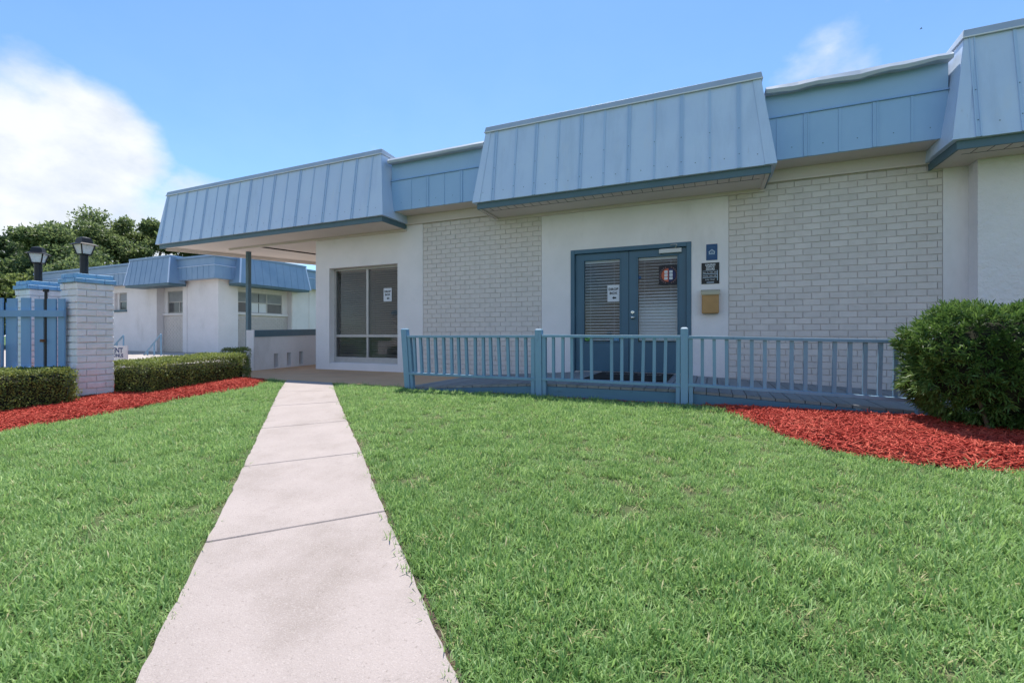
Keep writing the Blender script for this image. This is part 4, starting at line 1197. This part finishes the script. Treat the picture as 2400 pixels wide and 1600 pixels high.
    MB().tube([(-28.6, 14.6, 4.3), (-28.6, 14.6, 4.85)], .07, 8).build('vent_pipe', M['sign_white'], A)
build_apartments()

def handrail(xt, yt, zt, xb, yb, zb, label):
    root = tag(empty('handrail', (xt, yt, 0)), label, 'handrail', 'blue handrails of the courtyard steps')
    MB().tube([(xb, yb, zb), (xt, yt, zt)], .03, 8).build('rail', M['rail_paint'], root)
    n = 4
    for i in range(n):
        k = i / (n - 1)
        x, y, z = lerp(xb, xt, k), lerp(yb, yt, k), lerp(zb, zt, k)
        MB().tube([(x, y, -.1), (x, y, z)], .028, 8).build('post', M['rail_paint'], root)
handrail(-22.54, 11.0, .80, -24.0, 11.0, -.1, 'blue pipe handrail just right of the white pillar')
handrail(-19.96, 11.0, .85, -21.3, 11.0, -.15, 'blue pipe handrail before the striped brick panel')

# ------------------------------------------------------------------ planting
def leaf_cloud(name, pts, nrm, length, width, m, parent, spread=1.0, bend=.0):
    """one diamond-shaped leaf (folded pair of triangles as a quad) per point, tilted at random about its outward direction"""
    n = len(pts)
    # blades lie across the outward direction with their faces turned out, each at its own tilt
    d = nrm * .45 + rng.normal(0, 1, (n, 3)) * .75
    d /= np.linalg.norm(d, axis=1)[:, None]
    r_ = nrm + rng.normal(0, 1, (n, 3)) * .55 * spread
    s = np.cross(d, r_); s /= np.linalg.norm(s, axis=1)[:, None] + 1e-9
    L_ = (length * rng.uniform(.65, 1.3, n))[:, None]; W_ = (width * rng.uniform(.7, 1.25, n))[:, None]
    up = np.cross(s, d)
    a = pts; b = pts + d * L_ * .5 + s * W_ * .5 + up * W_ * .15; c = pts + d * L_ - up * L_ * bend; e = pts + d * L_ * .5 - s * W_ * .5 + up * W_ * .15
    v = np.stack([a, b, c, e], 1).reshape(-1, 3)
    q = np.arange(4 * n).reshape(-1, 4)
    return obj(name, np_mesh(name, v, q, m), parent)

def box_hedge(label, p0, p1, depth, h, n, zb=0.0, cat='hedge', wob=.05, seed=1, leaf=.026, drop=0.0):
    """clipped hedge along p0->p1 (its lawn face), depth to the left of that direction"""
    global rng
    rng = np.random.default_rng(seed)
    p0, p1 = np.array(p0, float), np.array(p1, float)
    t = (p1 - p0); L_ = np.linalg.norm(t); t /= L_; nn = np.array([-t[1], t[0]])
    c0 = p0 + t * L_ / 2 + nn * depth / 2
    root = tag(empty('clipped_hedge' if cat == 'hedge' else 'small_shrub', (c0[0], c0[1], zb)), label, cat)
    # rounded-box surface samples
    def sample(k):
        u = rng.uniform(-1, 1, (k, 3))
        ax = rng.choice(3, k, p=np.array([depth * h, L_ * h * 1.3, L_ * depth]) / (depth * h + L_ * h * 1.3 + L_ * depth))
        sg = np.where(rng.random(k) < .5, -1.0, 1.0); sg[ax == 2] = np.where(rng.random((ax == 2).sum()) < .9, 1, -1)
        u[np.arange(k), ax] = sg
        half = np.array([L_ / 2, depth / 2, h / 2])
        p = u * half
        n3 = np.zeros((k, 3)); n3[np.arange(k), ax] = sg
        # round the corners
        q = np.abs(u) ** 6; rr_ = (q.sum(1)) ** (-1 / 6); p *= (0.10 + 0.90 * np.minimum(1, rr_ * 1.06))[:, None]
        n3 = n3 + u * .35; n3 /= np.linalg.norm(n3, axis=1)[:, None]
        bump = .6 * np.sin(p[:, 0] * 9 + seed) * np.sin(p[:, 2] * 11 + p[:, 1] * 7) + .4 * np.sin(p[:, 0] * 23 + p[:, 1] * 19 + p[:, 2] * 17)
        depthin = rng.uniform(-.055, .012, k) + bump * wob * .35
        p += n3 * depthin[:, None]
        return p, n3
    p, n3 = sample(n)
    W = np.stack([c0[0] + p[:, 0] * t[0] + p[:, 1] * nn[0], c0[1] + p[:, 0] * t[1] + p[:, 1] * nn[1], zb + h / 2 + p[:, 2]], 1)
    NN = np.stack([n3[:, 0] * t[0] + n3[:, 1] * nn[0], n3[:, 0] * t[1] + n3[:, 1] * nn[1], n3[:, 2]], 1)
    NN[:, 2] += .35
    W[:, 2] -= drop * (.5 - p[:, 0] / L_)
    leaf_cloud('foliage', W, NN, leaf, leaf * .55, M['hedge_leaf'], root, 1.1, .1)
    # dark branch mass inside
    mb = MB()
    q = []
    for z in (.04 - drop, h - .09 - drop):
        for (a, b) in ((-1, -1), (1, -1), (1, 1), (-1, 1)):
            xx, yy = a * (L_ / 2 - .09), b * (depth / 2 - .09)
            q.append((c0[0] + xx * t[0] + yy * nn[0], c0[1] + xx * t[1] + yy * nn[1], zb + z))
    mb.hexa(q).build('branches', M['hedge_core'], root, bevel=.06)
    mb = MB(); rr = random.Random(seed)
    for k in range(int(10 * L_)):
        xx, yy = rr.uniform(-1, 1) * (L_ / 2 - .05), rr.uniform(-1, 1) * (depth / 2 - .06)
        x, y = c0[0] + xx * t[0] + yy * nn[0], c0[1] + xx * t[1] + yy * nn[1]
        mb.tube([(x, y, zb - .06), (x + rr.uniform(-.05, .05), y + rr.uniform(-.05, .05), zb + h * .6)], [.010, .005], 5)
    mb.build('stems', M['twig'], root)
    return root
box_hedge('clipped green hedge in the lower left corner before the picket gate', (-8.0, .9), (-7.76, 3.30), .72, .52, 34000, -.15, seed=11)
box_hedge('longer clipped hedge between the white pillar and the patio', (-7.52, 3.98), (-7.80, 5.84), .95, .53, 34000, -.05, seed=12, drop=.075)
box_hedge('small green shrub behind the hedge at the canopy post', (-9.05, 6.45), (-9.12, 6.80), .45, .53, 5000, .0, cat='shrub', seed=13, wob=.1)

def podocarpus():
    global rng
    rng = np.random.default_rng(5)
    c = np.array([2.47, 5.33, .535]); rad = np.array([.80, .45, .55])
    root = tag(empty('needle_shrub', (2.46, 5.33, -.03)), 'large rounded dark green needle leaved shrub on red mulch at right', 'shrub')
    def surf(k, lo, hi):
        u = rng.normal(0, 1, (k, 3)); u /= np.linalg.norm(u, axis=1)[:, None]
        p4 = (np.abs(u) ** 3.8).sum(1) ** (-1 / 3.8)
        rr_ = p4 * rng.uniform(lo, hi, k) * (1 + .05 * np.sin(u[:, 0] * 9 + u[:, 2] * 7) + .04 * np.sin(u[:, 2] * 15 + u[:, 1] * 11))
        p = u * rr_[:, None]
        p[:, :2] *= np.where(p[:, 2] < -.35, 1 - .38 * np.clip((-p[:, 2] - .35) / .65, 0, 1), 1)[:, None]
        n3 = u / rad; n3 /= np.linalg.norm(n3, axis=1)[:, None]
        return c + p * rad, n3
    Np, K = 3300, 14
    P_, N_ = surf(Np, .86, 1.0)
    N_ = N_ + rng.normal(0, .28, N_.shape); N_[:, 2] += .25; N_ /= np.linalg.norm(N_, axis=1)[:, None]
    # rosettes of narrow blades round each shoot tip
    a = np.cross(N_, rng.normal(0, 1, N_.shape)); a /= np.linalg.norm(a, axis=1)[:, None]; b = np.cross(N_, a)
    ang = np.arange(K) * 2.4 + rng.uniform(0, 6.28, (Np, 1))
    el = np.linspace(.25, 1.25, K)[None, :] + rng.normal(0, .12, (Np, K))          # angle away from the shoot axis
    D = (N_[:, None, :] * np.cos(el)[..., None] + (a[:, None, :] * np.cos(ang)[..., None] + b[:, None, :] * np.sin(ang)[..., None]) * np.sin(el)[..., None])
    O = P_[:, None, :] - N_[:, None, :] * np.linspace(-.01, .05, K)[None, :, None]
    D = D.reshape(-1, 3); O = O.reshape(-1, 3); n = len(D)
    S = np.cross(D, rng.normal(0, 1, (n, 3))); S /= np.linalg.norm(S, axis=1)[:, None]
    L_ = rng.uniform(.04, .075, n)[:, None]; W_ = rng.uniform(.004, .007, n)[:, None]
    dr = np.zeros((n, 3)); dr[:, 2] = -1
    m1 = O + D * L_ * .55; tip = O + D * L_ + dr * L_ * .12
    v = np.stack([O - S * W_ * .4, O + S * W_ * .4, m1 + S * W_, tip + S * W_ * .15, tip - S * W_ * .15, m1 - S * W_], 1).reshape(-1, 3)
    i = np.arange(n)[:, None] * 6
    q = np.concatenate([i + [0, 1, 2, 5], i + [5, 2, 3, 4]], 0)
    obj('foliage', np_mesh('foliage', v, q, M['shrub_leaf']), root)
    # dark inner mass and stems
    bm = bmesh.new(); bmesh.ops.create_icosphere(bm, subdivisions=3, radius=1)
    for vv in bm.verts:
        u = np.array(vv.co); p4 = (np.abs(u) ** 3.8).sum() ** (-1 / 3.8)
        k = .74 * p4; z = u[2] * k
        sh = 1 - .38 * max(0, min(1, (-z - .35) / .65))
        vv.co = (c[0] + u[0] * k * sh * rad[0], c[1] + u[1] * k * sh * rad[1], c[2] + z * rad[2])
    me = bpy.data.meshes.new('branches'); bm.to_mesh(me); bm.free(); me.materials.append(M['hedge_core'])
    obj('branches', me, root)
    mb = MB(); rr = random.Random(2)
    for k in range(14):
        x, y = c[0] + rr.uniform(-.3, .3), c[1] + rr.uniform(-.2, .15)
        mb.tube([(x, y, -.08), (x + (x - c[0]) * .5, y + (y - c[1]) * .5, .3)], [.018, .012], 6)
    mb.build('stems', M['twig'], root)
podocarpus()

def tree(label, x, y, h, r_, th, seed, leafmat, n=36000, leaf=.24, group='trees behind the apartments', blobs=46):
    global rng
    rng = np.random.default_rng(seed); rr = random.Random(seed)
    root = tag(empty('shade_tree', (x, y, 0)), label, 'tree', group)
    mb = MB()
    fork = Vector((x + rr.uniform(-.3, .3), y, th))
    mb.tube([(x, y, -.3), (x + rr.uniform(-.1, .1), y, th * .5), tuple(fork)], [.34, .27, .22], 9)
    B = []
    for k in range(blobs):
        a = rr.uniform(0, 6.283); q = math.sqrt(rr.random()); zz = rr.uniform(0, 1)
        prof = math.sqrt(max(.05, 1 - (2 * zz - .85) ** 2 / 1.5))
        c = Vector((x + math.cos(a) * q * r_ * prof, y + math.sin(a) * q * r_ * prof, th * .75 + (h - th * .75) * (zz * .93 + .03 - .10 * q * q)))
        B.append((c, rr.uniform(.55, 1.15) * r_ * .30))
        if k % 2 == 0:
            m_ = fork.lerp(c, .5) + Vector((rr.uniform(-.4, .4), rr.uniform(-.4, .4), rr.uniform(0, .5)))
            mb.tube([tuple(fork), tuple(m_), tuple(c)], [.13, .07, .025], 6)
    mb.build('trunk', M['bark'], root)
    per = n // blobs; pts = []; nr = []
    for c, s in B:
        u = rng.normal(0, 1, (per, 3)); u /= np.linalg.norm(u, axis=1)[:, None]
        k = s * rng.random(per) ** .45
        # sub-clumps make the outline uneven
        cl = rng.normal(0, 1, (9, 3)); cl /= np.linalg.norm(cl, axis=1)[:, None]
        w = np.clip((u @ cl.T).max(1), .4, 1) ** 1.5
        p = u * (k * w)[:, None] * np.array([1.15, 1.15, .75])
        pts.append(p + np.array(c)); nr.append(u + np.array([0, 0, .3]))
    leaf_cloud('crown', np.concatenate(pts), np.concatenate(nr), leaf, leaf * .55, leafmat, root, 1.4)

def at(px, t): return ((t * (-math.sin(R(23.5)) + (px - 1200) / 1067 * math.cos(R(23.5)))), t * (math.cos(R(23.5)) + (px - 1200) / 1067 * math.sin(R(23.5))))
for lab, px, t, ytop, r_, th, sd, lm in (
        ('dark dense tree crown at the far left above the blue gate', 40, 37, 545, 3.4, 2.6, 21, 'tree_leaf_dark'),
        ('broad green tree rising behind the left lantern', 130, 34, 528, 4.3, 2.8, 22, 'tree_leaf'),
        ('tall green tree behind the right lantern with branches against the sky', 235, 38, 500, 4.6, 3.4, 23, 'tree_leaf'),
        ('tall tree directly left of the big blue canopy', 345, 40, 500, 4.4, 3.4, 24, 'tree_leaf'),
        ('pale green bushy tree at the left picture edge behind the gate', -10, 27, 650, 3.4, 1.6, 25, 'tree_leaf_light'),
        ('green tree showing under the corner of the blue canopy', 470, 43, 560, 4.4, 2.6, 26, 'tree_leaf'),
        ('green tree beyond the apartment roof left of the canopy post', 600, 48, 590, 4.0, 2.6, 27, 'tree_leaf'),
        ('dark tree low behind the lanterns over the apartment roof', 190, 31, 610, 3.4, 1.8, 28, 'tree_leaf')):
    x, y = at(px, t)
    tree(lab, x, y, (785 - ytop) / 1067 * t + EYE, r_, th, sd, M[lm])

# ------------------------------------------------------------------ grass and mulch (scattered instances)
def scatter(name, pts, rotz, tilt, scl, variants, label, cat, seed=0):
    """points carry rotation and scale; geometry nodes put one of the variant meshes on each"""
    n = len(pts)
    me = bpy.data.meshes.new(name)
    me.vertices.add(n); me.vertices.foreach_set('co', pts.astype(np.float32).ravel())
    a = me.attributes.new('rot', 'FLOAT_VECTOR', 'POINT')
    a.data.foreach_set('vector', np.stack([tilt[:, 0], tilt[:, 1], rotz], 1).astype(np.float32).ravel())
    s = me.attributes.new('scl', 'FLOAT', 'POINT'); s.data.foreach_set('value', scl.astype(np.float32))
    k = me.attributes.new('pick', 'INT', 'POINT'); k.data.foreach_set('value', rng.integers(0, len(variants), n).astype(np.int32))
    me.update()
    o = obj(name, me)
    ng = bpy.data.node_groups.new(name, 'GeometryNodeTree')
    ng.interface.new_socket('Geometry', in_out='INPUT', socket_type='NodeSocketGeometry')
    ng.interface.new_socket('Geometry', in_out='OUTPUT', socket_type='NodeSocketGeometry')
    N, L = ng.nodes.new, ng.links.new
    gi, go = N('NodeGroupInput'), N('NodeGroupOutput')
    iop = N('GeometryNodeInstanceOnPoints')
    iop.inputs['Pick Instance'].default_value = True
    L(gi.outputs[0], iop.inputs['Points'])
    j = N('GeometryNodeJoinGeometry')
    for v in reversed(variants):
        oi = N('GeometryNodeObjectInfo'); oi.inputs['Object'].default_value = v; oi.inputs['As Instance'].default_value = True
        L(oi.outputs['Geometry'], j.inputs[0])
    L(j.outputs[0], iop.inputs['Instance'])
    def attr(nm, ty):
        q = N('GeometryNodeInputNamedAttribute'); q.data_type = ty; q.inputs['Name'].default_value = nm
        return q.outputs['Attribute']
    L(attr('pick', 'INT'), iop.inputs['Instance Index'])
    e2r = N('FunctionNodeEulerToRotation'); L(attr('rot', 'FLOAT_VECTOR'), e2r.inputs[0]); L(e2r.outputs[0], iop.inputs['Rotation'])
    L(attr('scl', 'FLOAT'), iop.inputs['Scale'])
    L(iop.outputs[0], go.inputs[0])
    md = o.modifiers.new('scatter', 'NODES'); md.node_group = ng
    tag(o, label, cat, kind='stuff')
    return o

def blade_tuft(name, n, rad, l0, l1, w, lean, m, seed):
    r2 = np.random.default_rng(seed)
    V, Q = [], []
    for i in range(n):
        a = r2.uniform(0, 6.283); d = rad * math.sqrt(r2.random()); x, y = d * math.cos(a), d * math.sin(a)
        h = r2.uniform(0, 6.283); L_ = r2.uniform(l0, l1); ww = w * r2.uniform(.7, 1.2); le = r2.uniform(*lean)
        dx, dy = math.cos(h), math.sin(h); sx, sy = -dy * ww / 2, dx * ww / 2
        b = len(V)
        pr = 0; pz = 0
        for k, wd in ((0, .8), (1, 1.0), (2, .8), (3, .1)):
            f = k / 3
            if k:
                th = le * (.45 + .75 * f)
                pr += L_ / 3 * math.sin(th); pz += L_ / 3 * math.cos(th)
            V += [(x + dx * pr - sx * wd, y + dy * pr - sy * wd, pz - .004 * (k == 0)), (x + dx * pr + sx * wd, y + dy * pr + sy * wd, pz - .004 * (k == 0))]
        for k in range(3): Q.append((b + 2 * k, b + 2 * k + 1, b + 2 * k + 3, b + 2 * k + 2))
    me = np_mesh(name, np.array(V), np.array(Q), m)
    return bpy.data.objects.new(name, me)          # not linked: only the scatter uses it

def inside(poly, x, y):
    c = np.zeros(len(x), bool); n = len(poly)
    for i in range(n):
        x0, y0 = poly[i]; x1, y1 = poly[(i + 1) % n]
        with np.errstate(divide='ignore', invalid='ignore'):
            c ^= ((y0 > y) != (y1 > y)) & (x < (x1 - x0) * (y - y0) / (y1 - y0 + 1e-12) + x0)
    return c

MUL_L = [(-6.75, -3.0), (-6.64, 2.174), (-6.70, 2.53), (-6.62, 2.88), (-6.71, 3.354), (-6.80, 3.918), (-6.80, 4.523), (-6.80, 5.07), (-7.10, 5.55), (-7.45, 5.82), (-9.7, 5.83), (-9.7, 4.0), (-9.4, 3.2), (-9.4, -3.0)]
MUL_R = [(-0.10, 5.76), (0.06, 5.60), (.281, 5.164), (.45, 4.80), (.60, 4.50), (.831, 4.22), (1.186, 4.05), (1.53, 4.01), (1.873, 4.044), (2.6, 4.15), (3.6, 4.6), (4.6, 5.4), (5.2, 7.81), (3.05, 7.81), (3.02, 5.77)]
JLP = [(0.90, -1.58), (-0.13, -0.63), (-2.305, 1.445), (-5.915, 4.85), (-6.94, 5.84)]
JRP = [(1.99, -1.17), (0.935, -0.24), (-1.67, 2.07), (-5.07, 5.13), (-5.82, 5.85)]
WALK = JLP + JRP[::-1]

def build_lawn():
    global rng
    rng = np.random.default_rng(42)
    var = [blade_tuft('grass_tuft', 52, .055, .025, .056, .0043, (.35, 1.4), M['grass'], 100 + k) for k in range(6)]
    var += [blade_tuft('grass_tuft', 24, .060, .04, .085, .0048, (.3, 1.35), M['grass'], 200 + k) for k in range(2)]
    var += [blade_tuft('grass_tuft', 9, .065, .03, .08, .0045, (.9, 1.5), M['dry_grass'], 300)]
    # denser close to the camera
    def pts(n, x0, x1, y0, y1):
        return rng.uniform(x0, x1, n), rng.uniform(y0, y1, n)
    zones = ((-8.0, 6.0, .3, 5.84, 430), (-9.0, 8.0, -3.0, .3, 130))
    X, Y = [], []
    for (x0, x1, y0, y1, d) in zones:
        n = int((x1 - x0) * (y1 - y0) * d)
        x, y = pts(n, x0, x1, y0, y1); X.append(x); Y.append(y)
    n = int(2.8 * 2.2 * 420); x, y = pts(n, -2.6, 1.6, .3, 2.4); X.append(x); Y.append(y)
    x, y = np.concatenate(X), np.concatenate(Y)
    ok = ~inside(WALK, x, y) & ~inside(MUL_L, x, y) & ~inside(MUL_R, x, y)
    ok &= ~((x > -4.35) & (y > 5.68)) & ~((y > 5.80))
    # keep blades from hanging over the path too much
    x, y = x[ok], y[ok]
    z = ground_z(x, y) - .012
    n = len(x)
    # patchy growth
    g = np.sin(x * 2.1 + 1.3 * np.sin(y * 1.7)) * np.sin(y * 2.6 + np.sin(x * 1.1)) * .16 + 1
    g += .12 * np.sin(x * 7.3 + 2 * np.sin(y * 5.1)) * np.sin(y * 8.2 + x)
    scl = rng.uniform(.75, 1.2, n) * g
    scatter('lawn_grass', np.stack([x, y, z], 1), rng.uniform(0, 6.28, n), rng.normal(0, .10, (n, 2)), scl, var, 'short mown green lawn grass on both sides of the walk', 'grass')
    # dark thatch under the blades
    xs = np.arange(-9.2, 8.01, .3); ys = np.arange(-3, 5.86, .3)
    Xg, Yg = np.meshgrid(xs, ys); v = np.stack([Xg, Yg, ground_z(Xg, Yg) - .008], -1).reshape(-1, 3)
    nx, ny = len(xs), len(ys); i = np.arange(nx - 1)[None, :] + nx * np.arange(ny - 1)[:, None]
    q = np.stack([i, i + 1, i + nx + 1, i + nx], -1).reshape(-1, 4)
    tag(obj('lawn', np_mesh('lawn', v, q, M['soil'])), kind='structure')
build_lawn()

def mound(poly, x, y, hmax, edge):
    """height of a mulch bed: rises from its edge"""
    d = np.full(len(x), 1e9)
    n = len(poly)
    for i in range(n):
        a = np.array(poly[i]); b = np.array(poly[(i + 1) % n]); t = b - a
        k = np.clip(((x - a[0]) * t[0] + (y - a[1]) * t[1]) / (t @ t), 0, 1)
        d = np.minimum(d, np.hypot(x - a[0] - k * t[0], y - a[1] - k * t[1]))
    return hmax * np.clip(d / edge, 0, 1) ** .6

def build_mulch():
    global rng
    rng = np.random.default_rng(77)
    var = []
    for k in range(8):
        r2 = random.Random(k); mb = MB()
        L_ = r2.choice((.012, .018, .024, .034, .048)) * r2.uniform(.85, 1.15); w = r2.uniform(.0028, .0065); h = r2.uniform(.002, .005)
        b = r2.uniform(-.006, .006)
        mb.hexa([(-L_, -w * .6, 0), (0, -w + b, 0), (0, w + b, 0), (-L_, w * .5, 0), (-L_, -w * .5, h), (0, -w + b, h), (0, w * .9 + b, h), (-L_, w * .4, h)])
        mb.hexa([(0, -w + b, 0), (L_, -w * .3, .003), (L_, w * .4, .003), (0, w + b, 0), (0, -w + b, h), (L_, -w * .2, h), (L_, w * .3, h), (0, w * .9 + b, h)])
        var.append(bpy.data.objects.new('mulch_chip', mb.mesh('mulch_chip', M['mulch'])))
    for poly, (x0, x1, y0, y1), n, lab in ((MUL_L, (-9.4, -6.55, .6, 5.83), 90000, 'red shredded wood mulch round the hedges at left'),
                                          (MUL_R, (-.1, 5.2, 4.0, 7.8), 105000, 'red shredded wood mulch round the big shrub at right')):
        xs = np.arange(x0 - .1, x1 + .11, .06); ys = np.arange((y0 if poly is MUL_R else -3) - .1, y1 + .11, .06)
        Xg, Yg = np.meshgrid(xs, ys); xf, yf = Xg.ravel(), Yg.ravel()
        ins = inside(poly, xf, yf)
        z = ground_z(xf, yf) - .02 + np.where(ins, mound(poly, xf, yf, .055, .35) + .012, -.03)
        v = np.stack([xf, yf, z], 1)
        nx, ny = len(xs), len(ys); i = np.arange(nx - 1)[None, :] + nx * np.arange(ny - 1)[:, None]
        q = np.stack([i, i + 1, i + nx + 1, i + nx], -1).reshape(-1, 4)
        q = q[ins[q].any(1)]
        tag(obj('mulch_bed', np_mesh('mulch_bed', v, q, M['mulch_base'])), kind='structure')
        x, y = rng.uniform(x0, x1, n), rng.uniform(y0, y1, n)
        jx, jy = x + rng.normal(0, .022, n), y + rng.normal(0, .022, n)
        ok = inside(poly, jx, jy)
        if poly is MUL_R: ok &= ~((y > 5.76) & (x < 3.0))
        x, y = x[ok], y[ok]; n = len(x)
        z = ground_z(x, y) - .006 + mound(poly, x, y, .055, .35) + rng.uniform(0, .014, n)
        scatter('mulch', np.stack([x, y, z], 1), rng.uniform(0, 6.28, n), rng.normal(0, .28, (n, 2)), rng.uniform(.6, 1.25, n), var, lab, 'mulch')
    # thin litter at the foot of the deck
    n = 900
    x, y = rng.uniform(-3.0, .1, n), 5.78 - np.abs(rng.normal(0, .035, n))
    z = ground_z(x, y) + rng.uniform(-.004, .006, n)
    scatter('mulch_litter', np.stack([x, y, z], 1), rng.uniform(0, 6.28, n), rng.normal(0, .2, (n, 2)), rng.uniform(.35, .8, n), var, 'scattered brown mulch litter along the foot of the deck', 'mulch')
build_mulch()

# a small bird high over the roof
b = MB()
px, py, pz = at(2159, 45)[0], at(2159, 45)[1], EYE + (785 - 68) / 1067 * 45
b.tube([(px - .10, py, pz), (px, py, pz + .02), (px + .11, py, pz)], [.012, .035, .008], 6)
b.hexa([(px - .04, py - .16, pz + .05), (px + .03, py - .16, pz + .05), (px + .03, py + .16, pz + .05), (px - .04, py + .16, pz + .05),
        (px - .03, py - .15, pz + .058), (px + .02, py - .15, pz + .058), (px + .02, py + .15, pz + .058), (px - .03, py + .15, pz + .058)])
tag(b.build('bird', M['black_metal']), 'tiny dark bird high in the sky above the right roof', 'bird')
